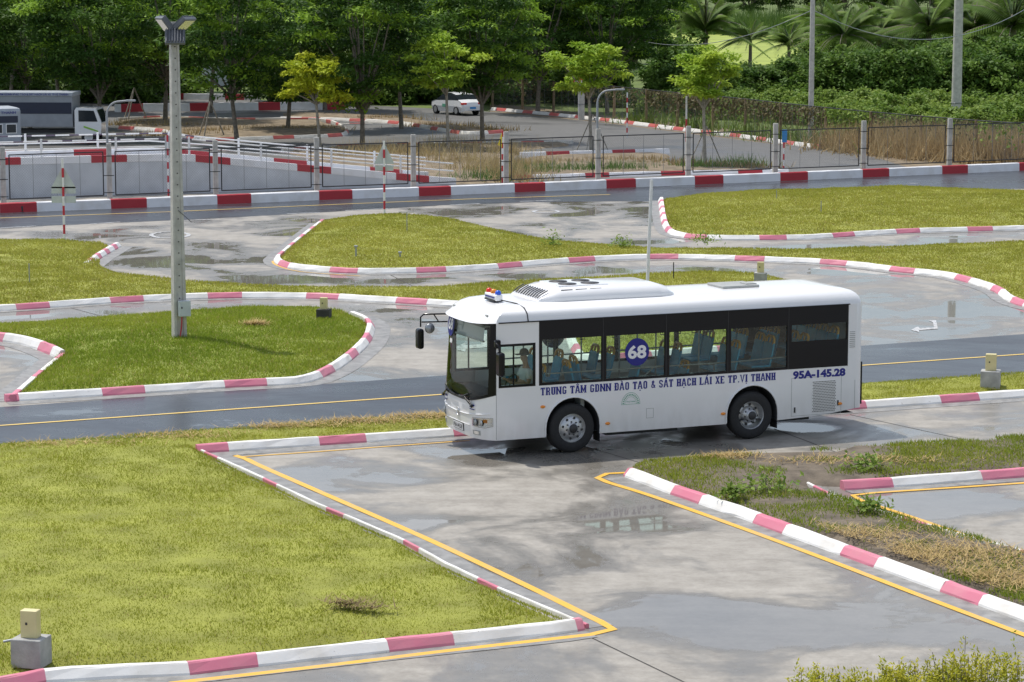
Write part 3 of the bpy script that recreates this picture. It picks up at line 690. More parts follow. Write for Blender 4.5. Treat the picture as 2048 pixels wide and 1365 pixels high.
# side windows
XW = [.915 + 1.401 * k for k in range(6)]
for y in (0, BW):
    sg = 1 if y == 0 else -1
    for k in range(5):
        x0, x1 = XW[k], XW[k + 1]; zc = 1.98 if k == 4 else 1.465
        w_ = MB(); yy = y + sg * .012
        w_.box(((x0 + x1) / 2, yy, (2.33 + ZT) / 2), (x1 - x0, .03, ZT - 2.33)); w_.box(((x0 + x1) / 2, yy, (ZB + zc) / 2), (x1 - x0, .03, zc - ZB))
        w_.box((x0 + .035, yy, (zc + 2.33) / 2), (.07, .03, 2.33 - zc)); w_.box((x1 - .02, yy, (zc + 2.33) / 2), (.04, .03, 2.33 - zc))
        w_.box((x1 - .004, yy - sg * .012, (ZB + ZT) / 2), (.012, .012, ZT - ZB), 1)
        wo = w_.build('window', ['bus_black', 'dark_hub'], BUS)
        m2 = MB(); m2.box(((x0 + x1) / 2 + .01, yy + sg * .006, (zc + 2.33) / 2), (x1 - x0 - .11, .006, 2.33 - zc)); m2.build('pane', 'window_glass', wo)
    w_ = MB(); yy = y + sg * .012
    for x0, x1, z0, z1 in ((.05, .84, ZB, 1.46), (.05, .84, 2.23, 2.28), (.05, .10, 1.46, 2.23), (.79, .84, 1.46, 2.23), (.36, .385, 1.46, 2.23)): w_.box(((x0 + x1) / 2, yy, (z0 + z1) / 2), (x1 - x0, .03, z1 - z0))
    wo = w_.build('driver_window', 'bus_black', BUS)
    m2 = MB(); m2.box((.445, yy + sg * .006, 1.845), (.70, .006, .78)); m2.build('pane', 'window_glass', wo)
mb = MB()
mb.box((4.0, -.006, ZT + .006), (7.9, .03, .022)); mb.build('drip_rail', 'bus_black', BUS)
# seats
sm_ = MB(); tilt = Matrix.Rotation(R(12), 3, 'Y')
sm_.bbox((.0, 0, .44), (.42, .41, .05), .02); sm_.bbox(Vector((.22, 0, .42)) + tilt @ Vector((0, 0, .25)), (.05, .41, .50), .02, rot=tilt); sm_.box((.05, 0, .21), (.08, .3, .42), 1)
seat_me = sm_.mesh('seat', ['seat_blue', 'cabin_grey'])
h_ = MB(); q0 = Vector((.22, 0, .42))
h_.tube([q0 + tilt @ Vector(v) for v in ((0, -.17, .47), (0, -.16, .58), (0, -.10, .63), (0, .10, .63), (0, .16, .58), (0, .17, .47))], .03, 6); h_.tube([q0 + tilt @ Vector((0, 0, .47)), q0 + tilt @ Vector((0, 0, .63))], .022, 5)
hand_me = h_.mesh('handle', 'seat_yellow')
for x, y, z, rz in [(1.35, 2.1, .80, 0), (1.75, 1.68, .80, 0), (2.0, .35, .80, math.pi), (2.35, .8, .80, math.pi), (2.75, 2.1, .80, 0), (2.9, 1.65, .80, 0), (2.9, .38, .80, 0), (4.0, .40, .62, 0), (4.35, 2.08, .80, 0), (4.45, 1.65, .80, 0),
                    (5.15, .36, .98, 0), (5.15, .80, .98, 0), (5.2, 1.65, 1.04, 0), (5.2, 2.1, 1.04, 0), (5.95, .36, 1.04, 0), (5.95, .80, 1.04, 0), (6.0, 1.65, 1.04, 0), (6.0, 2.1, 1.04, 0), (6.75, .36, 1.04, 0), (6.75, .80, 1.04, 0), (6.75, 1.65, 1.04, 0), (6.75, 2.1, 1.04, 0)] + [(7.45, .34 + .44 * k, 1.16, 0) for k in range(5)]:
    so = link('seat', seat_me, BUS, loc=(x, y, z), rot=(0, 0, rz)); link('handle', hand_me, so)
for pts in [[(1.1, .12, 1.62), (5.2, .12, 1.62), (7.8, .12, 1.70)], [(1.1, BW - .12, 1.62), (7.8, BW - .12, 1.7)], [(1.2, BW - .3, 2.25), (7.6, BW - .3, 2.25)], [(1.2, .6, 2.4), (7.6, .6, 2.4)]] + \
           [[(x, y, .8), (x, y, 2.7)] for x, y in ((1.2, .6), (2.5, 1.5), (3.35, .6), (3.55, 1.9), (4.2, 1.5), (4.75, .6), (5.5, 1.6), (2.05, 2.2), (1.5, 2.2))] + [[(3.3, .3, .8), (3.35, .3, 1.4), (3.6, .3, 1.6), (3.9, .3, 1.6)], [(4.6, .3, 1.62), (4.95, .3, 1.55), (5.0, .3, 1.0)]]:
    mb = MB(); mb.tube(pts, .017, 6); mb.build('handrail', 'galv', BUS)
for k in range(16):
    mb = MB(); x = 1.4 + .36 * k
    if abs(x - 3.06) < .1: continue
    mb.tube([(x, .6, 2.4), (x, .6, 2.30), (x - .05, .6, 2.25), (x - .05, .6, 2.2), (x + .05, .6, 2.2), (x + .05, .6, 2.25), (x, .6, 2.30)], .011, 5); mb.build('strap_handle', 'cabin_dark', BUS)
# wheels
def wheel(x, y, sg, rear):
    w_ = MB(); prof = [(.29, .0), (.36, -.02), (.46, -.015), (.49, .02), (.50, .06), (.50, .22), (.49, .26), (.46, .29), (.30, .27)]
    w_.lathe_y([(r, sg * yy) for r, yy in prof], (0, 0, 0), 40)
    ty = w_.build('tyre', 'rubber', None)
    r_ = MB()
    if not rear: pr = [(.30, .0), (.285, .015), (.275, .05), (.262, .055), (.245, .02), (.17, -.015), (.15, -.02), (.10, -.02), (.095, -.06), (.07, -.075), (.0, -.078)]
    else: pr = [(.30, .0), (.285, .01), (.27, .05), (.262, .13), (.20, .16), (.165, .15), (.16, .05), (.12, .045), (.115, -.03), (.08, -.05), (.0, -.052)]
    r_.lathe_y([(r, sg * yy) for r, yy in pr], (0, 0, 0), 36)
    rm = r_.build('rim', 'steel_rim', None)
    d_ = MB(); yy = (-.062 if not rear else -.045)
    d_.lathe_y([(.098, sg * (-.022 if not rear else .04)), (.092, sg * yy), (.07, sg * (yy - .022)), (0, sg * (yy - .026))], (0, 0, 0), 20)
    for k in range(8):
        a = 2 * math.pi * k / 8 + .2; rr = .135
        d_.lathe_y([(.016, sg * .04), (.016, sg * (-.04 if not rear else .02)), (0, sg * (-.042 if not rear else .018))], (rr * math.cos(a), 0, rr * math.sin(a)), 6)
        a += .39; rr = .21; yh = (.0 if not rear else .152)
        d_.disc((rr * math.cos(a), sg * (yh - .012), rr * math.sin(a)), .028, 'y', 12)
    hb = d_.build('hub', 'dark_hub', None)
    root = empty('wheel', (x, y, .50)); root.parent = BUS
    for o in (ty, rm, hb): o.parent = root
for xw in WHEELS:
    wheel(xw, .03, 1, xw > 3); wheel(xw, BW - .03, -1, xw > 3)
mb = MB(); mb.box((WHEELS[0] + .62, .22, .36), (.015, .3, .36)); mb.box((WHEELS[1] + .62, .22, .36), (.015, .3, .36)); mb.build('mud_flap', 'rubber', BUS)
mb = MB(); mb.box((3.4, .9, .33), (1.6, .9, .22)); mb.box((6.7, 1.2, .36), (1.2, 1.4, .24)); mb.tube([(WHEELS[1], .3, .5), (WHEELS[1], BW - .3, .5)], .09, 8); mb.tube([(WHEELS[0], .3, .46), (WHEELS[0], BW - .3, .46)], .07, 8); mb.build('chassis', 'cabin_dark', BUS)
# lettering (a condensed block face with slab feet, built letter by letter)
def text_mesh(txt, size, bold=0.0):
    cu = bpy.data.curves.new('t', 'FONT'); cu.body = txt; cu.size = size; cu.offset = bold; cu.resolution_u = 3
    o = bpy.data.objects.new('t', cu); COL.objects.link(o)
    dg = bpy.context.evaluated_depsgraph_get(); me = bpy.data.meshes.new_from_object(o.evaluated_get(dg)); bpy.data.objects.remove(o); bpy.data.curves.remove(cu)
    return me
def lettering(name, txt, mat, origin, ux, uz, length, cap, bold=.0, parent=None, thick=.003, lift=.004, center=False):
    """text laid on a plane: ux = direction of writing, uz = up; scaled to a given length and cap height"""
    me = text_mesh(txt, 1.0, bold); V = np.array([v.co[:] for v in me.vertices])
    capm = text_mesh('H', 1.0, bold); C_ = np.array([v.co[:] for v in capm.vertices]); ch = C_[:, 1].max() - C_[:, 1].min(); c0 = C_[:, 1].min()
    lo_, hi_ = V[:, 0].min(), V[:, 0].max()
    ux, uz = Vector(ux).normalized(), Vector(uz).normalized(); nn = ux.cross(uz)
    for v in me.vertices:
        a = (v.co.x - lo_) / (hi_ - lo_) * length - (length / 2 if center else 0); b = (v.co.y - c0) / ch * cap - (cap / 2 if center else 0)
        v.co = Vector(origin) + ux * a + uz * b + nn * lift
    me.materials.clear(); me.materials.append(MATS[mat]); me.name = name
    return link(name, me, parent)
def ribbon(pts, w, closed=False):
    P = [Vector(p) for p in pts]; n_ = len(P); out = []
    for i in range(n_):
        a = P[(i - 1) % n_] if (closed or i > 0) else None; b = P[(i + 1) % n_] if (closed or i < n_ - 1) else None
        d1 = (P[i] - a).normalized() if a is not None else None; d2 = (b - P[i]).normalized() if b is not None else None
        d1 = d1 or d2; d2 = d2 or d1
        n1, n2 = Vector((-d1.y, d1.x)), Vector((-d2.y, d2.x)); m_ = (n1 + n2).normalized(); k = w / 2 / max(.45, m_.dot(n1))
        out.append((P[i] + m_ * k, P[i] - m_ * k))
    qs = []
    for i in range(n_ if closed else n_ - 1):
        j = (i + 1) % n_; qs.append((out[i][0], out[j][0], out[j][1], out[i][1]))
    return qs
SW, TH = .19, .135
def glyph(ch):
    """(pieces, advance) of one capital of a narrow slab face, cap height 1"""
    w = .50; Q = []; adv = w
    def stem(x, y0=0, y1=1, foot=True, head=True):
        Q.append(((x - SW / 2, y0), (x + SW / 2, y0), (x + SW / 2, y1), (x - SW / 2, y1)))
        if foot: Q.append(((x - .14, y0), (x + .14, y0), (x + .14, y0 + .09), (x - .14, y0 + .09)))
        if head: Q.append(((x - .14, y1 - .09), (x + .14, y1 - .09), (x + .14, y1), (x - .14, y1)))
    def bar(y, x0, x1, t=TH): Q.append(((x0, y - t / 2), (x1, y - t / 2), (x1, y + t / 2), (x0, y + t / 2)))
    def rib(p, t=SW, closed=False): Q.extend(ribbon(p, t, closed))
    l, r = .12, .40
    if ch == 'T': stem(.25, head=False); bar(.93, .0, .5, .14); bar(.80, .0, .08, .16); bar(.80, .42, .5, .16)
    elif ch in 'RPĐD':
        stem(l)
        if ch in 'RP': rib([(l, .93), (.34, .93), (r, .84), (r, .58), (.34, .49), (l, .49)], .14)
        if ch == 'R': rib([(.28, .49), (.38, .38), (.40, .05), (.5, .05)], .14)
        if ch in 'DĐ': rib([(l, .93), (.32, .93), (r, .82), (r, .18), (.32, .07), (l, .07)], .15)
        if ch == 'Đ': bar(.5, -.02, .27, .10)
    elif ch == 'U': stem(l, .2, 1, foot=False); stem(r, .2, 1, foot=False); rib([(l, .22), (l, .14), (.19, .07), (.33, .07), (r, .14), (r, .22)], .15)
    elif ch == 'N': stem(.09); stem(.49, head=True, foot=False); rib([(.10, .96), (.48, .04)], .13); adv = .58
    elif ch == 'M': stem(.10); stem(.54); rib([(.10, .96), (.32, .25), (.54, .96)], .14); adv = .64
    elif ch in 'GC':
        rib([(r, .72), (r, .84), (.33, .93), (.19, .93), (l, .84), (l, .16), (.19, .07), (.33, .07), (r, .16), (r, .30 if ch == 'C' else .45)], .155)
        if ch == 'G': bar(.46, .27, .50, .11)
        else: bar(.72, .33, .48, .1)
    elif ch == 'O': rib([(.19, .93), (.33, .93), (r, .84), (r, .16), (.33, .07), (.19, .07), (l, .16), (l, .84)], .155, True)
    elif ch == 'A': rib([(.06, .02), (.22, .95), (.30, .95), (.46, .02)], .14); bar(.30, .12, .40, .10); bar(.045, -.03, .16, .09); bar(.045, .36, .55, .09); adv = .52
    elif ch == 'S': rib([(r, .70), (r, .84), (.33, .93), (.19, .93), (l, .84), (l, .62), (.19, .54), (.33, .46), (r, .38), (r, .16), (.33, .07), (.19, .07), (l, .16), (l, .30)], .145)
    elif ch == 'H': stem(l); stem(r); bar(.5, l, r)
    elif ch == 'L': stem(l); bar(.06, l, .48); bar(.16, .41, .48, .2)
    elif ch == 'I': stem(.14); adv = .28
    elif ch == 'X': rib([(.08, .02), (.44, .98)], .14); rib([(.08, .98), (.44, .02)], .15); [bar(y, x - .11, x + .11, .09) for x in (.1, .42) for y in (.045, .955)]
    elif ch == 'E': stem(l); bar(.94, l, .47); bar(.06, l, .47); bar(.5, l, .36, .11); bar(.86, .40, .47, .2); bar(.15, .40, .47, .2)
    elif ch == 'V': rib([(.06, .98), (.26, .05), (.46, .98)], .14); bar(.955, -.04, .16, .09); bar(.955, .36, .56, .09); adv = .52
    elif ch == '.': Q.append(((.03, 0), (.17, 0), (.17, .15), (.03, .15))); adv = .2
    elif ch == '&': rib([(.48, .04), (.16, .70), (.18, .88), (.26, .94), (.34, .86), (.32, .70), (.12, .42), (.10, .18), (.20, .07), (.32, .10), (.46, .42)], .12)
    elif ch == ' ': adv = .24
    return Q, adv
MARKS = {'Â': ('A', '^'), 'À': ('A', '`'), 'Ạ': ('A', '.'), 'Á': ('A', "'"), 'Ị': ('I', '.')}
def slab_text(name, txt, mat, origin, length, cap, parent):
    x = 0; pcs = []
    for ch in txt:
        b, mk = MARKS.get(ch, (ch, '')); Q, adv = glyph(b); c_ = adv / 2
        if mk == '^': Q += ribbon([(c_ - .15, 1.06), (c_, 1.22), (c_ + .15, 1.06)], .09)
        if mk == '`': Q += ribbon([(c_ - .12, 1.26), (c_ + .08, 1.07)], .10)
        if mk == "'": Q += ribbon([(c_ + .14, 1.26), (c_ - .06, 1.07)], .10)
        if mk == '.': Q.append(((c_ - .07, -.24), (c_ + .07, -.24), (c_ + .07, -.10), (c_ - .07, -.10)))
        pcs += [[(p[0] + x, p[1]) for p in q] for q in Q]; x += adv + .085
    k = length / (x - .085); m_ = MB()
    for i, q in enumerate(pcs): m_.add([(origin[0] + a * k, origin[1] - .003 - .0003 * (i % 7), origin[2] + b * cap) for a, b in q], [(0, 1, 2, 3)])
    o = m_.build(name, mat, parent); o['kind'] = 'stuff'; return o
slab_text('lettering', 'TRUNG TÂM GDNN ĐÀO TẠO & SÁT HẠCH LÁI XE TP.VỊ THANH', 'navy', (.95, 0, 1.21), 5.27, .155, BUS)
lettering('registration_lettering', '95A-145.28', 'navy', (6.63, 0, 1.20), (1, 0, 0), (0, 0, 1), 1.24, .165, .05, BUS)
def badge(x, y, z, r, sg, parent=BUS, txt=True):
    mb = MB(); vs = [(x + r * math.cos(a), y, z + r * 1.04 * math.sin(a)) for a in np.linspace(0, 2 * math.pi, 40, endpoint=False)]
    mb.add(vs, [tuple(range(40))]); b = mb.build('number_disc', 'navy', parent)
    if txt: lettering('number', '68', 'print_white', (x, y, z), (sg, 0, 0), (0, 0, 1), r * 1.52, r * .98, .035, b, lift=.004, center=True)
badge(3.06, -.008, 1.97, .27, 1); badge(2.28, BW + .008, 2.05, .27, -1)
t0 = .60; mb = MB(); ce = fp(t0, 2.47, .012); tx = (fp(t0 + .1, 2.47) - fp(t0 - .1, 2.47)).normalized(); tz = (fp(t0, 2.6) - fp(t0, 2.3)).normalized(); tx = -tx
mb.add([ce + tx * .22 * math.cos(a) + tz * .25 * math.sin(a) for a in np.linspace(0, 2 * math.pi, 36, endpoint=False)], [tuple(range(36))]); bd = mb.build('number_disc', 'navy', BUS)
lettering('number', '68', 'print_white', ce, tx, tz, .30, .24, .03, bd, lift=.006, center=True)
mb = MB()
for t in (.56, .50): q = fp(t, 2.14, .01); mb.add([q + tx * .045 * math.cos(a) + tz * .05 * math.sin(a) for a in np.linspace(0, 2 * math.pi, 16, endpoint=False)], [tuple(range(16))])
mb.build('inspection_sticker', 'print_white', BUS)
# green stamp
mb = MB()
for r0, r1 in ((.20, .207), (.125, .13)):
    A = np.linspace(0, math.pi, 24); vs = []
    for a in A: vs += [(2.93 + r0 * math.cos(a), -.003, .915 + r0 * 1.15 * math.sin(a)), (2.93 + r1 * math.cos(a), -.003, .915 + r1 * 1.15 * math.sin(a))]
    mb.add(vs, [(2 * k, 2 * k + 1, 2 * k + 3, 2 * k + 2) for k in range(23)])
for k in range(15):
    a = math.pi * (k + .5) / 15; mb.box((2.93 + .165 * math.cos(a), -.003, .915 + .19 * math.sin(a)), (.018, .002, .035), rot=Matrix.Rotation(math.pi / 2 - a, 3, 'Y'))
mb.box((2.93, -.003, .912), (.42, .002, .006)); mb.build('round_stamp', 'stamp_green', BUS)
lettering('stamp_lettering', 'TP.VỊ THANH', 'stamp_green', (2.93, 0, .965), (1, 0, 0), (0, 0, 1), .20, .028, .01, BUS, center=True)
# side details
for x, z in ((1.0, .98), (2.42, .55), (5.02, .58), (7.75, .62)):
    mb = MB(); mb.lathe_y([(.055, .0), (.05, -.018), (.03, -.026), (0, -.028)], (0, 0, 0), 14); o = mb.build('side_marker', 'amber', BUS); o.location = (x, 0, z); o.scale = (1, 1, .55)
def outline(name, x0, x1, z0, z1, w=.007):
    m_ = MB()
    for a, b, c, d in ((x0, x1, z0, z0 + w), (x0, x1, z1 - w, z1), (x0, x0 + w, z0, z1), (x1 - w, x1, z0, z1)): m_.box(((a + b) / 2, -.001, (c + d) / 2), (b - a, .004, d - c))
    return m_.build(name, 'hatch_grey', BUS)
outline('fuel_flap', 3.28, 3.44, .60, .80); outline('engine_door', 6.60, 7.78, .42, 1.22)
mb = MB(); mb.box((.0, -.001, 1.0), (.008, .006, 1.25)); mb.box((XR - .02, -.001, .8), (.006, .006, .6)); mb.build('panel_seam', 'hatch_grey', BUS)
mb = MB(); mb.box((7.36, -.002, .80), (.56, .006, .66)); vg = mb.build('vent_grille', 'bus_white', BUS)
mb = MB()
for i in range(15):
    for j in range(19): mb.box((7.11 + i * .036 + (.018 if j % 2 else 0), -.007, .49 + j * .0345), (.022, .003, .016))
mb.build('perforation', 'dark_hub', vg)
mb = MB(); mb.box((6.68, -.008, .55), (.03, .014, .11)); mb.box((7.70, -.008, .64), (.03, .014, .11)); mb.build('door_catch', 'dark_hub', BUS)
mb = MB()
for k in range(9): mb.box((8.02, -.004, 1.80 + k * .04), (.13, .008, .012))
mb.build('rear_louvre', 'hatch_grey', BUS)
mb = MB(); mb.box((XR + .225, 1.25, 1.0), (.02, 1.9, 1.1)); mb.box((XR + .225, .25, 1.0), (.05, .16, .9)); mb.build('tail_panel', 'bus_black', BUS)
# front details
def on_front(name, mat, t0, t1, z0, z1, d=.012, shape=None, parent=BUS, seg=10):
    m_ = MB(); vs = []; T = np.linspace(t0, t1, seg)
    for t in T:
        f = (t - t0) / (t1 - t0); za, zb = (z0, z1) if shape is None else shape(f)
        vs += [fp(t, za, d), fp(t, zb, d), fp(t, za, -.03), fp(t, zb, -.03)]
    fs = []
    for k in range(seg - 1):
        a = 4 * k; b = a + 4; fs += [(a, b, b + 1, a + 1), (a + 1, b + 1, b + 3, a + 3), (a + 2, b + 2, b, a)]
    fs += [(0, 1, 3, 2), (4 * seg - 4, 4 * seg - 2, 4 * seg - 1, 4 * seg - 3)]
    m_.add(vs, fs); return m_.build(name, mat, parent)
for sg in (-1, 1):
    hl = on_front('headlight', 'lamp_chrome', sg * .96, sg * .60, .56, .78, .006, lambda f: (.60 + .10 * max(0, .25 - f) * 2 + .02 * f, .80 - .03 * f))
    on_front('lens', 'clear_lens', sg * .955, sg * .605, .57, .77, .016, lambda f: (.61 + .10 * max(0, .25 - f) * 2 + .02 * f, .79 - .03 * f), hl)
    on_front('bezel', 'hatch_grey', sg * .965, sg * .595, .57, .77, .003, lambda f: (.59 + .10 * max(0, .25 - f) * 2 + .02 * f, .81 - .03 * f), hl)
    on_front('indicator', 'amber', sg * .90, sg * .84, .70, .77, .010, None, hl)
    for tt in (.81, .69):
        m_ = MB(); q = fp(sg * tt, .69, .009); m_.lathe_y([(.065, 0), (.05, .01), (0, .02)], (0, 0, 0), 16)
        o = m_.build('reflector', 'galv', hl); o.location = q; o.rotation_euler = (0, 0, math.pi / 2)
    fg = on_front('fog_lamp', 'hatch_grey', sg * .78, sg * .60, .44, .53, .006); on_front('fog_lens', 'lamp_chrome', sg * .75, sg * .64, .455, .515, .010, None, fg)
    ad = on_front('advert_sticker', 'print_white', sg * .66, sg * .52, .93, 1.03, .004)
    on_front('sticker_band', 'navy', sg * .66, sg * .52, 1.005, 1.03, .007, None, ad); on_front('sticker_band', 'navy', sg * .66, sg * .52, .93, .95, .007, None, ad)
pl = on_front('number_plate', 'print_white', -.22, .20, .44, .58, .012); on_front('plate_edge', 'dark_hub', -.235, .215, .43, .59, .009, None, pl)
q = fp(-.01, .51, .016); lettering('plate_text', '95A-145.28', 'dark_hub', q, (0, -1, 0), (0, 0, 1), .44, .085, .02, pl, lift=.003, center=True)
mb = MB(); q = fp(-.02, .80, .01)
mb.tube([q + Vector((0, .085 * math.cos(a), .085 * math.sin(a))) for a in np.linspace(.6, 5.9, 20)], .011, 6); mb.tube([q + Vector((0, .05, .03)), q + Vector((0, -.06, .03))], .012, 5); mb.tube([q + Vector((0, -.01, .03)), q + Vector((0, -.01, -.06))], .014, 5); mb.build('emblem', 'lamp_chrome', BUS)
mb = MB(); mb.tube([fp(t, .90 - .10 * (1 - t * t), .001) for t in np.linspace(-.93, .93, 24)], .012, 6); mb.tube([fp(t, .62 - .02 * (1 - t * t), .001) for t in np.linspace(-.5, .5, 16)], .008, 6); mb.build('styling_crease', 'bus_white', BUS)
for t_a, t_b, tz_ in ((-.62, -.10, .13), (.72, .05, .16)):
    mb = MB(); a = fp(t_a, 1.02, .04); b = fp((t_a * .55 + t_b * .45), 1.16, .05); e0, e1 = fp(t_a * .8, 1.24, .03), fp(t_b - .35 * (1 if t_b > 0 else -1) * -1, 1.14, .03)
    mb.tube([a, b], .022, 6); mb.tube([e0, fp((t_a * .8 + t_b) / 2, 1.16, .035), fp(t_b, 1.13, .03)], .013, 6); mb.tube([fp(t_a, 1.0, .02), a + Vector((-.02, 0, 0))], .035, 8); mb.build('wiper', 'bus_black', BUS)
# mirrors
mb = MB(); mb.tube([(-.02, -.02, 2.30), (-.06, -.14, 2.34), (-.05, -.24, 2.28), (-.03, -.26, 2.16)], .02, 6); mb.bbox((.0, -.06, 2.30), (.12, .12, .17), .03)
mo = mb.build('mirror_arm', 'bus_black', BUS); mb = MB(); mb.bbox((-.02, -.27, 1.93), (.13, .24, .48), .05); mb.build('mirror_housing', 'bus_black', mo)
mb = MB(); Y = BW - .1
mb.tube([(-.12, Y, 2.62), (-.60, Y + .12, 2.62), (-.66, Y + .14, 2.56), (-.66, Y + .14, 2.36)], .018, 6); mb.tube([(-.12, Y, 2.46), (-.64, Y + .13, 2.46)], .016, 6); mb.tube([(-.40, Y + .07, 2.62), (-.30, Y + .05, 2.46)], .014, 6)
mo = mb.build('mirror_arm', 'bus_black', BUS); mb = MB(); mb.bbox((-.68, Y + .14, 2.12), (.14, .22, .42), .05); mb.build('mirror_housing', 'bus_black', mo)
mb = MB(); mb.lathe_y([(0, -.05), (.09, -.03), (.11, 0), (.10, .01)], (-.48, Y + .08, 2.33), 16); mb.build('kerb_mirror', 'galv', mo)
# roof: air conditioner, hatch, beacon bar
ac = MB(); secs = [(1.10, .12, .00), (1.18, .10, .09), (1.38, .05, .20), (1.62, .0, .255), (2.6, .0, .265), (3.75, .0, .26), (4.0, .05, .19), (4.12, .12, .05), (4.14, .13, .0)]
vs = []; yc = BW / 2
for x, ins, h in secs:
    hw = .82 - ins
    for yy, zz in ((-hw, 0), (-hw, min(.06, h)), (-hw + .05, max(min(.06, h), h * .62)), (-hw + .2, h * .93), (-hw * .4, h), (hw * .4, h), (hw - .2, h * .93), (hw - .05, max(min(.06, h), h * .62)), (hw, min(.06, h)), (hw, 0)): vs.append((x, yc + yy, 3.02 + zz))
ac.add(vs, [(i * 10 + j, i * 10 + j + 1, (i + 1) * 10 + j + 1, (i + 1) * 10 + j) for i in range(len(secs) - 1) for j in range(9)], 0, True)
aco = ac.build('air_conditioner', 'bus_white', BUS)
mb = MB()
for k in range(11):
    y = yc - .62 + k * .124; mb = MB(); mb.tube([(1.125, y, 3.082), (1.22, y, 3.158), (1.36, y, 3.228)], .013, 5); mb.build('grille_slot', 'dark_hub', aco)
for i in range(3):
    for j in range(2): mb = MB(); mb.box((1.75 + i * .32, yc - .735 + j * .05, 3.175 + j * .042), (.25, .035, .02), rot=Matrix.Rotation(R(48), 3, 'X')); mb.build('grille_slot', 'dark_hub', aco)
for x, y in ((1.95, yc + .22), (1.95, yc - .25), (2.45, yc + .22), (2.45, yc - .25)):
    f_ = MB(); f_.lathe_y([(.19, 0), (.19, .02), (.0, .021)], (0, 0, 0), 20); fo = f_.build('fan', 'dark_hub', aco); fo.location = (x, y, 3.283); fo.rotation_euler = (math.pi / 2, 0, 0)
mb = MB(); mb.bbox((2.2, yc, 3.278), (1.1, 1.0, .03), .01); mb.build('fan_plate', 'bus_white', aco)
mb = MB(); mb.bbox((5.85, yc, 3.07), (.85, .75, .05), .015); mb.bbox((6.15, yc - .1, 3.10), (.25, .3, .03), .01); mb.build('roof_hatch', 'hatch_grey', BUS)
bb_ = MB(); bb_.bbox((.42, yc - .05, 3.09), (.16, .62, .13), .03); bb_.box((.42, yc - .05, 3.03), (.2, .5, .03), 1); bo2 = bb_.build('beacon_bar', ['print_white', 'dark_hub'], BUS)
for y, m_ in ((.24, 'red_lens'), (0, 'amber'), (-.24, 'blue_lens')):
    d_ = MB(); d_.lathe_y([(.06, 0), (.06, .05), (.04, .08), (0, .09)], (0, 0, 0), 16); o = d_.build('beacon', m_, bo2); o.location = (.42, yc - .05 + y, 3.15); o.rotation_euler = (math.pi / 2, 0, 0)
mb = MB(); mb.box((.337, yc - .05, 3.09), (.004, .5, .03)); mb.build('beacon_print', 'navy', bo2)
mb = MB(); mb.tube([(.45, yc - .38, 3.05), (.62, .45, 3.02), (.66, .16, 2.965), (.68, .05, 2.86), (.68, -.006, 2.72)], .013, 5); mb.tube([(.38, yc - .3, 3.04), (.30, yc - .05, 3.35)], .004, 4); mb.build('cable', 'dark_hub', BUS)
for t in (-.72, .72): mb = MB(); mb.bbox(fp(t, 2.72, -.06) + Vector((.02, 0, .09)), (.03, .12, .06), .01); mb.build('clearance_lamp', 'hatch_grey', BUS)

# ------------------------------------------------------------------ the driver, seated at the wheel (one skinned body, clothes as children)
def skinned(name, joints, bones, mat, parent=None, root=0, sub_=2, **k):
    me = bpy.data.meshes.new(name); me.from_pydata([j[:3] for j in joints], bones, []); me.materials.append(MATS[mat])
    o = link(name, me, parent, **k); md = o.modifiers.new('skin', 'SKIN'); md.use_smooth_shade = True
    for i, j in enumerate(joints): me.skin_vertices[0].data[i].radius = (j[3], j[4] if len(j) > 4 else j[3]); me.skin_vertices[0].data[i].use_root = (i == root)
    s2 = o.modifiers.new('sub', 'SUBSURF'); s2.levels = sub_; s2.render_levels = sub_
    return o
DX, DY, DZ = .88, .56, 1.20       # hip in bus space (faces -x)
J = [(0, 0, 0, .14, .16), (.03, 0, .22, .12, .16), (.02, 0, .42, .12, .18), (.0, 0, .53, .055), (-.03, 0, .60, .055), (-.05, 0, .70, .085, .075), (-.045, 0, .80, .06),
     (.0, -.20, .45, .055), (-.08, -.27, .20, .045), (-.33, -.16, .22, .035), (-.40, -.13, .24, .03),
     (.0, .20, .45, .055), (-.08, .27, .20, .045), (-.33, .16, .24, .035), (-.40, .13, .26, .03),
     (-.42, -.11, 0, .075), (-.46, -.12, -.38, .05), (-.56, -.12, -.40, .04), (-.42, .11, 0, .075), (-.46, .12, -.38, .05), (-.56, .12, -.40, .04),
     (-.46, -.10, .29, .012), (-.47, -.13, .27, .012), (-.45, -.16, .27, .012), (-.46, .10, .31, .012), (-.47, .13, .29, .012), (-.45, .16, .29, .012), (-.135, 0, .695, .014)]
Bn = [(0, 1), (1, 2), (2, 3), (3, 4), (4, 5), (5, 6), (2, 7), (7, 8), (8, 9), (9, 10), (2, 11), (11, 12), (12, 13), (13, 14), (0, 15), (15, 16), (16, 17), (0, 18), (18, 19), (19, 20), (10, 21), (10, 22), (10, 23), (14, 24), (14, 25), (14, 26), (5, 27)]
person = skinned('person', J, Bn, 'skin', label='seated bus driver in pale grey shirt and dark cap holding the wheel', cat='person')
person.matrix_world = Matrix.Translation((-.31, 51.4, 0)) @ Matrix.Rotation(.392, 4, 'Z') @ Matrix.Translation((DX, DY, DZ))
Js = [(.0, 0, .02, .15, .17), (.03, 0, .22, .135, .175), (.02, 0, .42, .135, .195), (.0, 0, .50, .07), (.0, -.20, .45, .07), (-.06, -.25, .28, .06), (.0, .20, .45, .07), (-.06, .25, .28, .06)]
skinned('shirt', Js, [(0, 1), (1, 2), (2, 3), (2, 4), (4, 5), (2, 6), (6, 7)], 'shirt', person)
Jt = [(0, 0, -.02, .15, .17), (-.42, -.11, 0, .085), (-.46, -.12, -.34, .065), (-.42, .11, 0, .085), (-.46, .12, -.34, .065)]
skinned('trousers', Jt, [(0, 1), (1, 2), (0, 3), (3, 4)], 'trousers', person)
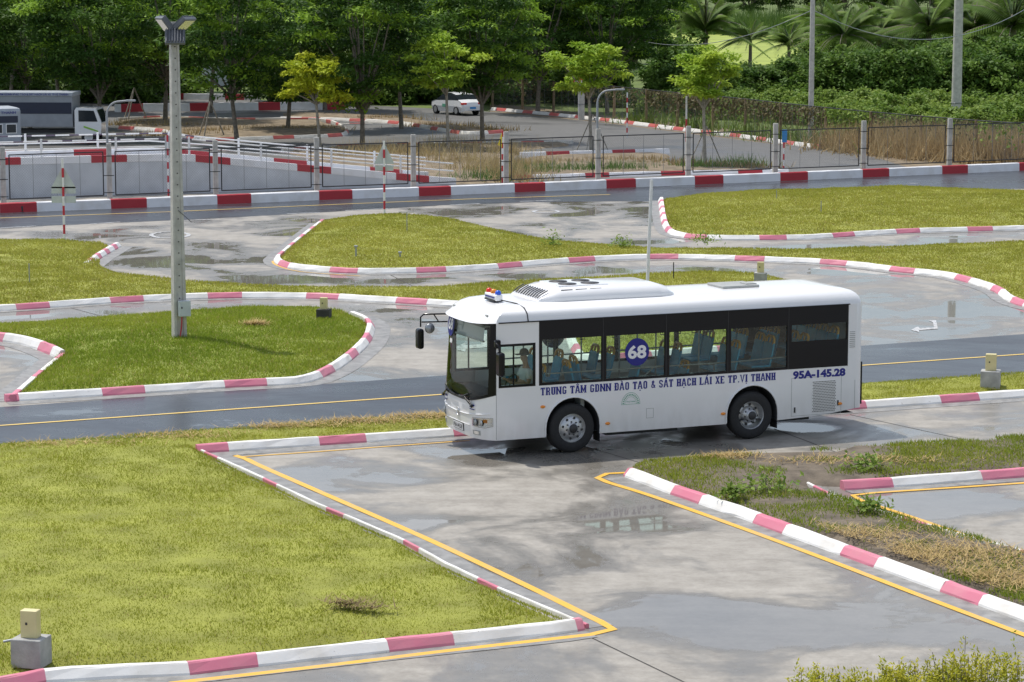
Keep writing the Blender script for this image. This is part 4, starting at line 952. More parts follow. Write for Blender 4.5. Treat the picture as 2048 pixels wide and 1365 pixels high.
mb = MB(); vs = []
for i, (r, z) in enumerate(((.098, .76), (.10, .80), (.085, .86), (.045, .89), (.0, .895))): vs += [(-.05 + r * math.cos(a), r * .9 * math.sin(a), z) for a in np.linspace(0, 2 * math.pi, 16, endpoint=False)]
mb.add(vs, [(i * 16 + k, i * 16 + (k + 1) % 16, (i + 1) * 16 + (k + 1) % 16, (i + 1) * 16 + k) for i in range(4) for k in range(16)], 0, True); mb.bbox((-.17, 0, .775), (.13, .15, .014), .005); mb.build('cap', 'cap_cloth', person)
so = link('seat', seat_me, BUS, loc=(DX - .0, DY, DZ - .5)); link('handle', hand_me, so)

# ------------------------------------------------------------------ street furniture of the yard
def slab_pole(mb, p, h, w0, d0, w1, d1, rz=0.0, mi=0):
    """tapered rectangular concrete pole with a recessed web on its wide faces"""
    rot = Matrix.Rotation(rz, 3, 'Z'); vs = []
    for z, w, d in ((0, w0, d0), (h, w1, d1)):
        for x, y in ((-w / 2, -d / 2), (-w * .28, -d / 2), (-w * .24, -d * .36), (w * .24, -d * .36), (w * .28, -d / 2), (w / 2, -d / 2), (w / 2, d / 2), (-w / 2, d / 2)):
            q = rot @ Vector((x, y, z)); vs.append(p + q)
    mb.add(vs, [(i, (i + 1) % 8, 8 + (i + 1) % 8, 8 + i) for i in range(8)] + [tuple(range(7, -1, -1)), tuple(range(8, 16))], mi)
p = G(359, 697); POLE = empty('lamp_pole', p, label='tall concrete lamp pole with three floodlights on the green lawn', cat='lamp pole')
mb = MB(); slab_pole(mb, Vector((0, 0, 0)), 8.3, .335, .27, .20, .17, R(24)); mb.build('pole', 'pole_concrete', POLE)
mb = MB(); rot = Matrix.Rotation(R(24), 3, 'Z')
for k in range(24):
    z = 1.3 + k * .29; d = .27 + (.17 - .27) * z / 8.3
    q = rot @ Vector((.0, -d * .36 - .004, z)); mb.bbox(q, (.03, .012, .03), .004, rot=rot)
o = mb.build('bolt_hole', 'joint_dark', POLE); o['kind'] = 'stuff'
mb = MB(); mb.bbox(rot @ Vector((.08, -.22, 1.05)), (.30, .17, .40), .012, rot=rot); cb = mb.build('control_box', 'sign_back', POLE)
mb = MB(); mb.bbox(rot @ Vector((-.01, -.31, 1.08)), (.03, .02, .05), .006, rot=rot); mb.build('lock', 'dark_hub', cb)
mb = MB(); mb.tube([rot @ Vector(v) for v in ((.02, -.20, .86), (.02, -.16, .6), (-.02, -.16, .35), (-.10, -.17, .02))], .018, 6); mb.build('conduit', 'post_red', POLE)
mb = MB(); mb.tube([rot @ Vector(v) for v in ((.0, -.1, 3.55), (.30, -.25, 3.25))], .008, 4); mb.build('wire_end', 'dark_hub', POLE)
def floodlight(parent, loc, rz, tilt):
    m_ = MB(); M3 = Matrix.Rotation(rz, 3, 'Z') @ Matrix.Rotation(tilt, 3, 'X')
    m_.bbox(M3 @ Vector((0, -.16, 0)), (.50, .44, .09), .015, rot=M3)
    for k in range(7): m_.box(M3 @ Vector((-.21 + k * .07, -.16, .07)), (.016, .40, .07), rot=M3)
    m_.tube([Vector((0, 0, 0)), M3 @ Vector((0, .06, -.02))], .03, 6)
    o = m_.build('floodlight', 'flood_grey', parent); o.location = loc
    g_ = MB(); g_.box(M3 @ Vector((0, -.16, -.049)), (.42, .36, .008), rot=M3); g_.build('lamp_glass', 'lamp_chrome', o)
floodlight(POLE, (.05, -.16, 8.05), R(6), R(50)); floodlight(POLE, (-.15, .02, 8.12), R(-62), R(-52)); floodlight(POLE, (.17, .02, 8.16), R(62), R(-38))

plain('cream_metal', (.66, .58, .30), .45, var=.05)
def meter_box(u, v, sc, rz, label, pipe=False, dark=False):
    p = G(u, v, .2); r_ = empty('meter_box', (p.x, p.y, .14), rz, label=label, cat='meter box', group='cream meter boxes on concrete blocks')
    m_ = MB(); m_.bbox((0, 0, .17 * sc), (.44 * sc, .40 * sc, .40 * sc), .012); m_.build('plinth', 'joint_dark' if dark else 'grey_concrete', r_)
    m_ = MB(); m_.bbox((0, 0, .56 * sc), (.245 * sc, .15 * sc, .385 * sc), .012); b = m_.build('cabinet', 'cream_metal', r_)
    m_ = MB(); m_.box((-.03 * sc, -.078 * sc, .57 * sc), (.028, .008, .035)); m_.build('keyhole', 'joint_dark', b)
    if pipe: m_ = MB(); m_.tube([(-.2, .05, .32), (-.42, .02, .27)], .02, 6); m_.build('pipe', 'galv', r_)
meter_box(63, 1318, 1.0, R(-14), 'cream meter box on concrete block at the bottom left corner', True)
meter_box(1981, 768, 1.0, R(-14), 'cream meter box on concrete block beside the near asphalt road at right')
meter_box(648, 636, .82, R(-10), 'cream meter box on low dark plinth near the right end of the lamp pole lawn', dark=True)
meter_box(1521, 562, .85, R(-10), 'cream meter box on the lawn above the bus roof')

# thin white pole behind the bus
p = G(1291, 674); t_ = G(1303, 362); hp = 308 / 78.0
r_ = empty('flag_pole', (p.x, p.y, .1), label='thin white pole standing on the lawn behind the bus', cat='pole')
mb = MB(); mb.tube([(0, 0, .0), (.06, 0, 2.0), (.13, 0, 4.05)], [.048, .045, .042], 10); mb.build('tube', 'white_metal', r_)
mb = MB(); mb.lathe_y([(.09, 0), (.085, .05), (.05, .22)], (0, 0, 0), 12); o = mb.build('foot', 'white_metal', r_); o.rotation_euler = (math.pi / 2, 0, 0)

def marker_post(u, v, h, label, sign='tri', r=.042, first=1, nb=9):
    """steel post in red and white bands, sign plates seen from behind"""
    p = G(u, v); r_ = empty('sign_post', (p.x, p.y, 0), label=label, cat='sign post', group='red and white banded sign posts')
    for k in range(nb):
        m_ = MB(); m_.tube([(0, 0, h * k / nb), (0, 0, h * (k + 1) / nb)], r, 8); m_.build('band', 'post_red' if (k + first) % 2 else 'white_metal', r_)
    if sign == 'tri':
        m_ = MB(); m_.prism([(-.40, h - .90), (.40, h - .90), (.06, h - .18), (-.06, h - .18)], 'y', .05, .06); m_.build('triangle_plate', 'sign_back', r_)
        m_ = MB(); m_.box((0, .055, h - 1.06), (.72, .01, .22)); m_.build('lower_plate', 'sign_back', r_)
    elif sign == 'plates':
        m_ = MB(); m_.prism([(-.45, h - 1.05), (.45, h - 1.05), (.05, h - .35), (-.05, h - .35)], 'y', .05, .06); m_.build('triangle_plate', 'sign_back', r_)
        for z in (h - 1.12, h - 1.45): m_ = MB(); m_.box((0, .055, z), (.86, .01, .24)); m_.build('lower_plate', 'sign_back', r_)
    elif sign == 'rect': m_ = MB(); m_.box((.05, .055, h - .5), (.34, .01, .95)); m_.build('plate', 'sign_back', r_)
    elif sign == 'blue': m_ = MB(); m_.bbox((.02, -.05, h - .28), (.24, .03, .62), .01); m_.build('plate', 'sign_blue', r_)
    elif sign == 'flag':
        m_ = MB(); m_.prism([(-.02, h - .05), (-.02, h - .75), (-.22, h - .62)], 'y', -.05, -.045); m_.build('pennant', 'flag_yellow', r_)
    return r_
plain('sign_blue', (.03, .25, .60), .4, var=.1); plain('flag_yellow', (.75, .58, .04), .6); plain('sign_red', (.55, .02, .03), .4, var=.05)
marker_post(129, 487, 3.0, 'red and white sign post on the lawn at far left', 'plates', first=0)
marker_post(769, 436, 3.0, 'red and white sign post with a triangular plate on the middle lawn', 'tri', first=0)
marker_post(337, 392, 2.6, 'red and white sign post just left of the tall lamp pole', 'rect', first=1)
marker_post(1005, 366, 2.35, 'banded post with a yellow pennant beside the fence', 'flag', first=1)
marker_post(1567, 344, 2.0, 'banded post with a blue sign plate beyond the fence', 'blue', first=1, nb=7)
marker_post(1254, 276, 2.6, 'slim banded post on the far road near the stop sign', None, first=0)
marker_post(1372, 330, 3.4, 'tall pale post rising behind the fence', None, first=0, nb=3)

# stakes and sprinkler risers on the lawns
for i, (u, v, h, lab) in enumerate([(59, 567, .62, 'thin metal stake on the lawn near the left edge'), (814, 462, .70, 'thin stake on the middle lawn beside the sign post'), (1553, 402, .45, 'thin stake at the back of the upper right lawn'),
                                    (1642, 430, .55, 'thin stake in the middle of the upper right lawn'), (1347, 556, .5, 'thin stake on the lawn just above the bus roof'), (712, 512, .33, 'small pipe riser near the left tip of the middle lawn'), (800, 514, .16, 'short pipe stub on the middle lawn')]):
    p = G(u, v, .24); m_ = MB(); m_.tube([(0, 0, -.1), (.0, 0, h)], .018 if i < 5 else .035, 6)
    if i >= 5: m_.bbox((0, 0, h), (.12, .08, .07), .02)
    if i == 1: m_.box((-.02, 0, h), (.55, .03, .03))
    m_.build('stake', 'galv' if i != 4 else 'joint_dark', None, loc=(p.x, p.y, .22), label=lab, cat='stake')
# floor lamps set before the low wall
for u, v, lab in ((43, 421, 'leftmost'), (437, 405, 'second from left'), (857, 388, 'third from left'), (1190, 373, 'rightmost')):
    p = G(u, v + 4); m_ = MB(); m_.bbox((0, 0, .14), (.17, .14, .26), .05); m_.box((0, 0, .01), (.22, .2, .02)); m_.build('kerb_lamp', 'dark_hub', loc=p, label='small black lamp at the foot of the low wall, %s' % lab, cat='lamp', group='small black lamps along the low wall')

# ------------------------------------------------------------------ chain link fence
posts_px = [(-190, 433), (8, 424), (220, 415), (432, 406), (634, 398), (827, 390.5), (1012, 383), (1196, 375), (1376, 367.5), (1550, 360), (1726, 353), (1898, 346), (2068, 338.5), (2240, 331)]
FENCE = empty('chain_link_fence', G(1012, 381), label='chain link fence with concrete posts and black frames along the far road', cat='fence')
f0 = FENCE.location; FH = 2.55
fp_w = [G(u, v - 3).xy for u, v in posts_px]
for i, q in enumerate(fp_w):
    m_ = MB(); slab_pole(m_, Vector((0, 0, 0)), FH, .22, .2, .20, .18, R(10)); o = m_.build('post', 'pole_concrete', FENCE); o.location = (q.x - f0.x, q.y - f0.y, 0)
    m_ = MB()
    for z in (.55, 1.25, 2.05): m_.box((0, -.105, z), (.42, .012, .03), rot=Matrix.Rotation(R(10), 3, 'Z'))
    o2 = m_.build('bracket', 'dark_metal', FENCE); o2.location = (q.x - f0.x, q.y - f0.y, 0); o2['kind'] = 'stuff'
def mesh_panel(parent, a, b, z0, z1, off, wire=.003, gap=.11, frame=True):
    """one framed panel between two points: frame, stay wires and woven diagonals"""
    d = (b - a); L_ = d.length; d = d / L_; e = .26
    P = lambda s_, z: (a.x + d.x * s_ - off.x, a.y + d.y * s_ - off.y, z)
    if frame:
        m_ = MB()
        for s0, z_0, s1, z_1 in ((e, z1, L_ - e, z1), (e, z0, L_ - e, z0), (e, z0, e, z1), (L_ - e, z0, L_ - e, z1)): m_.tube([P(s0, z_0), P(s1, z_1)], .026, 5)
        o = m_.build('panel_frame', 'dark_metal', parent)
    m_ = MB(); W_, H_ = L_ - 2 * e, z1 - z0
    for sg in (1, -1):
        k = -H_
        while k < W_:
            s0, s1 = max(0, k), min(W_, k + H_); t0_, t1_ = s0 - k, s1 - k
            if s1 - s0 > .02:
                za, zb = (z0 + t0_, z0 + t1_) if sg > 0 else (z1 - t0_, z1 - t1_)
                p0, p1 = Vector(P(e + s0, za)), Vector(P(e + s1, zb)); pr = Vector((0, 0, wire)) 
                m_.add([p0 - pr, p0 + pr, p1 + pr, p1 - pr], [(0, 1, 2, 3)])
            k += gap
    for s_ in (.25, .5, .75):
        m_.tube([P(e + W_ * s_, z0), P(e + W_ * s_, z1)], .009, 4)
    o = m_.build('wire_mesh', 'wire_grey', parent); o['kind'] = 'stuff'
for a, b in zip(fp_w, fp_w[1:]): mesh_panel(FENCE, a, b, .44, 2.22, f0)

# ------------------------------------------------------------------ the ramp hill beyond the fence (wall, painted kerb, railings)
RAMP = empty('ramp_bridge', G(500, 395), label='grey concrete ramp wall with painted kerb and white railings beyond the fence', cat='ramp')
r0 = RAMP.location
A0, A1 = G(-250, 405).xy, G(912, 371).xy; dR = (A1 - A0).normalized(); LR = (A1 - A0).length; nR = Vector((-dR.y, dR.x))
def ramp_h(s_):
    k = LR * .51
    return 1.42 if s_ < k else max(.02, 1.42 * (1 - (s_ - k) / (LR - k)))
def RP(s_, o, z): q = A0 + dR * s_ + nR * o; return (q.x - r0.x, q.y - r0.y, z)
SS = [LR * i / 60 for i in range(61)]
m_ = MB(); vs = []
for s_ in SS: h = ramp_h(s_); vs += [RP(s_, 0, 0), RP(s_, 0, h), RP(s_, 4.2, h), RP(s_, 4.2, 0)]
m_.add(vs, [(4 * i + j, 4 * i + 4 + j, 4 * i + 5 + j, 4 * i + 1 + j) for i in range(60) for j in range(3)]); m_.build('ramp_body', 'ramp_concrete', RAMP)
for oo, nm in ((-.02, 'near'), (3.95, 'far')):
    s_ = 0; k = 0
    while s_ < LR - .3:
        ln = (1.55, 3.0)[k % 2]; e = min(LR, s_ + ln); m_ = MB(); vs = []; nn_ = max(2, int((e - s_) / .8))
        for i in range(nn_ + 1):
            q = s_ + (e - s_) * i / nn_; h = ramp_h(q); vs += [RP(q, oo, h), RP(q, oo, h + .30), RP(q, oo + .25, h + .30), RP(q, oo + .25, h)]
        m_.add(vs, [(4 * i + j, 4 * i + 4 + j, 4 * i + 4 + (j + 1) % 4, 4 * i + (j + 1) % 4) for i in range(nn_) for j in range(4)] + [(0, 1, 2, 3), tuple(4 * nn_ + j for j in (3, 2, 1, 0))])
        m_.build('kerb_block', 'wall_red' if k % 2 == 0 else 'wall_white', RAMP); s_ = e; k += 1
    s_ = .6
    while s_ < LR - .2:
        h = ramp_h(s_); m_ = MB(); m_.box(RP(s_, oo + .12, h + .55), (.09, .09, 1.0)); m_.build('rail_post', 'white_metal', RAMP); s_ += 3.2
    for zz in (.95, .62):
        s_ = 0; k = 0
        while s_ < LR - .15:
            striped = s_ < LR * .56 and zz > .9
            ln = (.42 if k % 2 else .62) if striped else 2.5; e = min(LR - .1, s_ + ln); m_ = MB()
            m_.tube([RP(s_, oo + .12, ramp_h(s_) + zz), RP(e, oo + .12, ramp_h(e) + zz)], .034, 6)
            m_.build('rail', 'rail_dark' if (striped and k % 2) else 'white_metal', RAMP); s_ = e; k += 1

# ------------------------------------------------------------------ vegetation
def leaf_quads(P, ln, wd, C, up_bias=.5, droop=.25, seed=0):
    """one rhombic leaf (folded a little) per point; returns verts, faces, tints"""
    n_ = len(P); a = npr.uniform(0, 2 * np.pi, n_); L_ = ln * npr.uniform(.6, 1.3, n_); el = npr.normal(-droop, .45, n_)
    d = np.c_[np.cos(a) * np.cos(el), np.sin(a) * np.cos(el), np.sin(el)]
    upv = np.c_[npr.normal(0, .5, n_), npr.normal(0, .5, n_), np.full(n_, 1.0)]
    s_ = np.cross(d, upv); s_ /= np.linalg.norm(s_, axis=1)[:, None] + 1e-9
    w = (wd * npr.uniform(.7, 1.3, n_))[:, None]
    V = np.stack([P, P + d * (L_ * .45)[:, None] + s_ * w, P + d * L_[:, None], P + d * (L_ * .45)[:, None] - s_ * w], 1)
    return V.reshape(-1, 3), np.arange(n_ * 4).reshape(-1, 4), np.repeat(C, 4, 0)
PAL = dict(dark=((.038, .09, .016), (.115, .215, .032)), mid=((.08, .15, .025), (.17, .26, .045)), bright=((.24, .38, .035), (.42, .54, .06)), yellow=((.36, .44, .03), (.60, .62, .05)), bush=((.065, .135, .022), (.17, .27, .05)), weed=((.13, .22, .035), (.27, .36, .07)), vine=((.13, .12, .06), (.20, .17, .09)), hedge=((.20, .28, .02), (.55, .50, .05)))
def tints(n_, pal, t=None):
    c0, c1 = np.array(PAL[pal][0]), np.array(PAL[pal][1]); t = np.clip((npr.uniform(0, 1, n_) if t is None else t) + npr.normal(0, .12, n_), 0, 1)[:, None]
    return c0 * (1 - t) + c1 * t
def clump_cloud(centres, rad, flat, per, ln, wd, pal, tval, droop=.3):
    Ps, Cs = [], []
    for c, r, t in zip(centres, rad, tval):
        q = npr.normal(0, 1, (per, 3)); q /= np.linalg.norm(q, axis=1)[:, None]; q *= (npr.uniform(0, 1, per) ** .45)[:, None]
        q = q * (r, r, r * flat); q[:, 2] -= .12 * (q[:, 0] ** 2 + q[:, 1] ** 2) / r      # drooping rim
        Ps.append(q + c); Cs.append(tints(per, pal, np.full(per, t)))
    P = np.vstack(Ps); C = np.vstack(Cs); return leaf_quads(P, ln, wd, C, droop=droop)
def limb_tree(mb, h_fork, tips, r0, lean=(0, 0), mi=0):
    top = Vector((lean[0], lean[1], h_fork)); mb.tube([(0, 0, -.1), top * .35, top], [r0 * 1.15, r0 * .9, r0 * .75], 7, mi)
    for t in tips:
        t = Vector(t); m_ = top.lerp(t, .5) + Vector((npr.normal(0, .12), npr.normal(0, .12), .15 * (t - top).length * .4)); mb.tube([top - Vector((0, 0, .05)), top.lerp(m_, .5), m_, t], [r0 * .55, r0 * .45, r0 * .32, r0 * .08], 5, mi)
def tree_meshes(seed, H=10.5, Rx=4.0, fork=2.6, nclump=135, per=130, pal='dark', leaf=.34, r0=.15, flat=.24, crad=(.8, 1.45), bark='bark', z0=2.6, bright=.30):
    """a trunk with limbs and a crown of drooping leaf tiers; returns two meshes"""
    global npr
    npr = np.random.default_rng(seed)
    cs = []
    while len(cs) < nclump:
        q = npr.uniform(-1, 1, 3); rr = np.hypot(q[0], q[1])
        if rr ** 2 + q[2] ** 2 > 1 or rr ** 2 + q[2] ** 2 < .18: continue
        prof = 1.0 if q[2] > -.2 else .9
        cs.append((q[0] * Rx * prof, q[1] * Rx * prof, z0 + (H - z0) * (q[2] + 1) / 2))
    cs = np.array(cs); rad = npr.uniform(*crad, nclump); tv = npr.uniform(0, .75, nclump); new = npr.uniform(0, 1, nclump) < bright; tv[new] = 1.25  # random clumps of young leaves, with sunlit brightness put into their tint
    V, F_, C = clump_cloud(cs, rad, flat, per, leaf, leaf * .19, pal, tv)
    if pal == 'dark': 
        k = np.repeat(np.repeat(new, per), 4); C[k] = C[k] * .3 + np.array((.27, .42, .04)) * .85  # yellow-green of sunlit clumps painted over the dark palette
    mb = MB(); sel = cs[npr.permutation(nclump)[:16]]; limb_tree(mb, fork, [tuple(c * (.9, .9, .97)) for c in sel], r0, (npr.normal(0, .2), npr.normal(0, .2)))
    return mb.mesh('trunk', bark), fast_mesh('crown', V, F_, 'leaf', C)
BIG = [tree_meshes(11 + k, H=10.5 + k * .4, Rx=3.9 + .25 * (k % 2), fork=(2.2, 2.8, 1.9, 2.5)[k], z0=(2.9, 2.7, 1.9, 2.1)[k]) for k in range(4)]
def plant_tree(u, v, var, sc, label, group, name='shade_tree', rz=None):
    p = G(u, v); r_ = empty(name, p, rz if rz is not None else rnd.uniform(0, 6.28), label=label, cat='tree', group=group); r_.scale = (sc,) * 3
    link('trunk', BIG[var][0], r_); link('crown', BIG[var][1], r_); return r_
front = [(200, 277, 0, 1.0, 'dark shade tree behind the parked truck cab'), (475, 291, 1, .95, 'dark shade tree right of the tall concrete lamp pole'), (725, 297, 2, 1.0, 'dark shade tree with forked trunk right of the yellow sapling'),
         (575, 262, 3, .95, 'dark shade tree just left of the yellow sapling'), (965, 284, 0, .95, 'dark shade tree standing in front of the white car'), (803, 258, 1, .95, 'dark shade tree on the planted strip left of the white car'), (1215, 226, 2, 1.0, 'rightmost big shade tree behind the stop sign')]
for i, (u, v, k, sc, lab) in enumerate(front): plant_tree(u, v, k, sc, lab, 'big dark shade trees', rz=i * 1.3)
UNDER = []
second = [(60, 258), (-70, 270), (330, 246), (1075, 226), (420, 226), (650, 222), (120, 226), (930, 212), (1140, 206), (540, 205), (770, 200), (250, 205), (20, 210), (1010, 190), (360, 185), (1260, 192), (1180, 180)]
for i, (u, v) in enumerate(second): plant_tree(u, v, (i * 3 + 1) % 4, rnd.uniform(.95, 1.15), 'dark shade tree in the dense rows behind the front trees', 'dense rows of shade trees behind', rz=i * .9 + .4)
for i, (u, v) in enumerate([(-60 + 95 * k, 196 + (k % 2) * 8) for k in range(14)]):
    if not 320 < u < 570: UNDER.append((u, v, i))
far_row = [(-60 + 105 * k, 128 + (k % 3) * 6) for k in range(14)]
for i, (u, v) in enumerate(far_row): plant_tree(u, v, i % 4, rnd.uniform(1.3, 1.6), 'large tree far behind the shade trees', 'far tree rows', rz=i * 1.7)
for i, (u, v) in enumerate([(1375 + 62 * k, 54 + (k % 3) * 3) for k in range(12)]): plant_tree(u, v, i % 4, rnd.uniform(1.2, 1.5), 'tree in the far wood at the top right', 'trees of the far wood', rz=i * 2.1)

def sapling(u, v, H, Rx, pal, label, lean=(0, 0), seed=40, stakes=False, n_=36):
    global npr
    npr = np.random.default_rng(seed); p = G(u, v); r_ = empty('young_tree', p, label=label, cat='tree', group='bright young trees')
    tips = []; cs = []
    for k in range(n_):
        a = npr.uniform(0, 2 * np.pi); rr = Rx * npr.uniform(.15, 1.0); z = H * (.76 + .24 * npr.uniform(-.7, 1.0)) - .22 * rr; cs.append((lean[0] * 1.5 + rr * math.cos(a), lean[1] + rr * math.sin(a), z))
    cs = np.array(cs); V, F_, C = clump_cloud(cs, npr.uniform(.42, .70, n_), .3, 140, .26, .06, pal, npr.uniform(0, 1, n_))
    mb = MB(); limb_tree(mb, H * .48, [tuple(c) for c in cs[:9]], .095, lean); link('trunk', mb.mesh('trunk', 'pale_bark'), r_); link('crown', fast_mesh('crown', V, F_, 'leaf', C), r_)
    if stakes:
        for a in (.4, 2.5, 4.4): m_ = MB(); m_.tube([(1.0 * math.cos(a), .8 * math.sin(a), 0), (.05, 0, 2.0)], .03, 5); m_.build('support_stake', 'pale_bark', r_)
sapling(641, 303, 5.3, 1.75, 'yellow', 'small yellow leaved sapling in the middle of the shade trees', (-.2, 0), 41)
sapling(897, 303, 6.3, 2.2, 'bright', 'bright green sapling in front of the white car', (-.1, 0), 42)
sapling(1183, 305, 5.9, 2.0, 'bright', 'bright green staked sapling near the stop sign', (-.15, 0), 43, True)
sapling(1410, 334, 6.0, 1.5, 'bright', 'slim bright green staked sapling behind the fence at right', (-.1, 0), 44, True)
for i, (u, v) in enumerate(((268, 242), (420, 276))):
    p = G(u, v); r_ = empty('tree_support', p, label=('tripod of pale stakes on the brown island at left', 'tripod of pale stakes right of the tall lamp pole')[i], cat='stakes')
    for a in (.4, 2.5, 4.4): m_ = MB(); m_.tube([(.9 * math.cos(a), .8 * math.sin(a), 0), (.05, 0, 2.1)], .045, 5); m_.build('stake', 'pale_bark', r_)

def bush_mesh(seed, Rx, H, pal, nc=60, per=90, leaf=.26, flat=.6, crad=(.5, .9)):
    global npr
    npr = np.random.default_rng(seed); cs = []
    while len(cs) < nc:
        q = npr.uniform(-1, 1, 3); q[2] = abs(q[2])
        if (q ** 2).sum() > 1 or (q ** 2).sum() < .25: continue
        cs.append((q[0] * Rx, q[1] * Rx, q[2] * H * .92))
    cs = np.array(cs); V, F_, C = clump_cloud(cs, npr.uniform(*crad, nc), flat, per, leaf, leaf * .3, pal, npr.uniform(0, 1, nc))
    mb = MB(); [mb.tube([(0, 0, -.1), (c[0] * .4, c[1] * .4, c[2] * .5), tuple(c)], [.07, .05, .015], 5) for c in cs[:10]]
    return mb.mesh('stem', 'bark'), fast_mesh('foliage', V, F_, 'leaf', C)
BUSH = [bush_mesh(60 + k, 2.9, 3.6, 'bush', 85, 95, .30) for k in range(3)]; WEED = [bush_mesh(70 + k, 2.3, 1.5, 'weed', 60, 80, .22, .6, (.35, .6)) for k in range(3)]
def place_bush(M, u, v, sc, label, group, rz, sz=1.0, name='shrub'):
    r_ = empty(name, G(u, v), rz, label=label, cat='shrub', group=group); r_.scale = (sc, sc, sc * sz); link('stem', M[0], r_); link('foliage', M[1], r_)
for i, (u, v, sc, sz) in enumerate([(1350, 196, .9, .9), (1420, 204, .9, .85), (1500, 200, 1.0, .9), (1580, 200, 1.0, 1.0), (1655, 203, 1.1, 1.1), (1735, 205, 1.1, 1.15), (1815, 205, 1.1, 1.1), (1870, 200, 1.1, 1.15), (1955, 203, 1.15, 1.1), (2040, 205, 1.2, 1.15), (1700, 178, 1.1, 1.0), (1890, 178, 1.2, 1.1), (2000, 175, 1.2, 1.1), (1610, 178, 1.0, .8)]):
    place_bush(BUSH[i % 3], u, v, sc, 'dark green leafy shrub in the dense thicket at right', 'shrubs of the thicket at right', i * 1.1, sz)
for u, v, i in UNDER: place_bush(BUSH[i % 3], u, v, 1.25, 'dark undergrowth shrub below the rear trees', 'undergrowth below the rear trees', i * 1.9, .9)
for i, (u, v) in enumerate([(1660, 142), (1740, 138), (1820, 145), (1900, 140), (1985, 140), (2060, 142), (1700, 118), (1800, 112), (1950, 112), (1370, 160)]): place_bush(BUSH[(i + 1) % 3], u, v, 1.35, 'shrub among the palms behind the thicket', 'shrubs among the palms', i * 2.3, 1.0)
for i, (u, v, sc) in enumerate([(1390, 228, 1.0), (1460, 236, .9), (1530, 240, 1.0), (1600, 246, .9), (1690, 252, 1.1), (1765, 255, 1.0), (1850, 256, 1.0), (1930, 262, 1.1), (2010, 262, 1.2), (1330, 222, .9), (1250, 212, .9), (1480, 222, 1.1), (1640, 228, 1.2), (1800, 234, 1.2), (1960, 236, 1.2), (1720, 226, 1.2), (1880, 228, 1.2), (2045, 238, 1.2), (1560, 222, 1.1)]):
    place_bush(WEED[i % 3], u, v, sc, 'low bright green scrub behind the vine covered fence', 'low scrub behind the far fence', i * 1.7)

def palm_meshes(seed):
    global npr
    npr = np.random.default_rng(seed); mb = MB(); mb.tube([(0, 0, -.1), (.1, 0, 1.2), (.15, 0, 2.6)], [.2, .16, .13], 7); V, F_, C = [], [], []
    k0 = 0
    for f in range(30):
        a = npr.uniform(0, 2 * np.pi); el = npr.uniform(.1, 1.3); L_ = npr.uniform(2.6, 3.6); t = np.linspace(0, 1, 30)
        r_ = L_ * t * math.cos(el) * (1 + .1 * t); z = 2.6 + L_ * (t * math.sin(el) - .55 * t * t * (1.2 - .5 * math.sin(el)))
        spine = np.c_[.15 + np.cos(a) * r_, np.sin(a) * r_, z]; side = np.array((-math.sin(a), math.cos(a), 0)); tv = npr.uniform(0, 1)
        for s_ in (-1, 1):
            ll = .75 * np.sin(np.pi * np.clip(t * .9 + .1, 0, 1)) + .1; tip = spine + side * (s_ * ll * .8)[:, None] + np.c_[np.cos(a) * ll * .4, np.sin(a) * ll * .4, -ll * .45]
            w = .05 * np.array((math.cos(a), math.sin(a), 0)); q = np.stack([spine - w, spine + w, tip], 1).reshape(-1, 3)
            V.append(q); C.append(np.repeat(tints(30, 'mid', np.full(30, tv)), 3, 0))
        mb.tube([tuple(x) for x in spine[::6]], .025, 4)
    V = np.vstack(V); return mb.mesh('trunk', 'bark'), fast_mesh('fronds', V, np.arange(len(V)).reshape(-1, 3), 'leaf', np.vstack(C))
PALM = [palm_meshes(80), palm_meshes(81)]
for i, (u, v, sc) in enumerate([(1405, 158, 1.25), (1500, 135, .8), (1580, 150, .8), (1690, 165, 1.15), (1755, 160, 1.1), (1850, 165, 1.3), (1945, 165, 1.3), (2030, 170, 1.4), (1360, 130, 1.3), (1790, 120, 1.2), (1640, 112, 1.1), (1920, 118, 1.3)]):
    r_ = empty('palm_tree', G(u, v), i * 1.3, label='young coconut palm with arching fronds above the thicket', cat='palm', group='coconut palms above the thicket'); r_.scale = (sc * 1.35,) * 3; link('trunk', PALM[i % 2][0], r_); link('fronds', PALM[i % 2][1], r_)
npr = np.random.default_rng(5)
# far tall grass across the top right, field in front of it
sheet('field', px([(1330, 130), (2200, 130), (2200, 66), (1330, 66)]), -.04, 'field_green', 'pale yellow green field far behind the thicket', cat='field') if plain('field_green', (.28, .34, .06), .9, var=.2, scale=.15) else None
straw('tall_grass', 'tall green reeds standing at the far end of the field', [(G(1360 + 40 * k, 62 + (k % 3) * 3), 9, 6, 1) for k in range(18)], 900, ln=3.6, cols=((.06, .13, .03), (.16, .24, .05)), z=0, w=.07, up_=1)
straw('dry_reeds', 'brown dry reeds on the verge at the right of the far road', [(G(u, v), 2.2, 1.6, 1) for u, v in ((1705, 300), (1760, 306), (1820, 312), (1880, 318), (1940, 322), (2000, 326), (2050, 326), (1860, 300), (1960, 306), (2040, 308), (1780, 292))], 900, ln=1.5, cols=((.34, .24, .11), (.56, .43, .23)), z=0, w=.035, up_=1)
straw('dry_reeds', 'tall dry weeds between the ramp and the fence', [(G(u, v), 1.8, 1.2, 1) for u, v in ((720, 318), (780, 312), (850, 318), (920, 330), (960, 345), (1010, 352), (1040, 335), (900, 300), (1000, 310), (1030, 362))], 300, ln=.95, cols=((.36, .26, .12), (.56, .46, .22)), z=0, w=.022, up_=1)
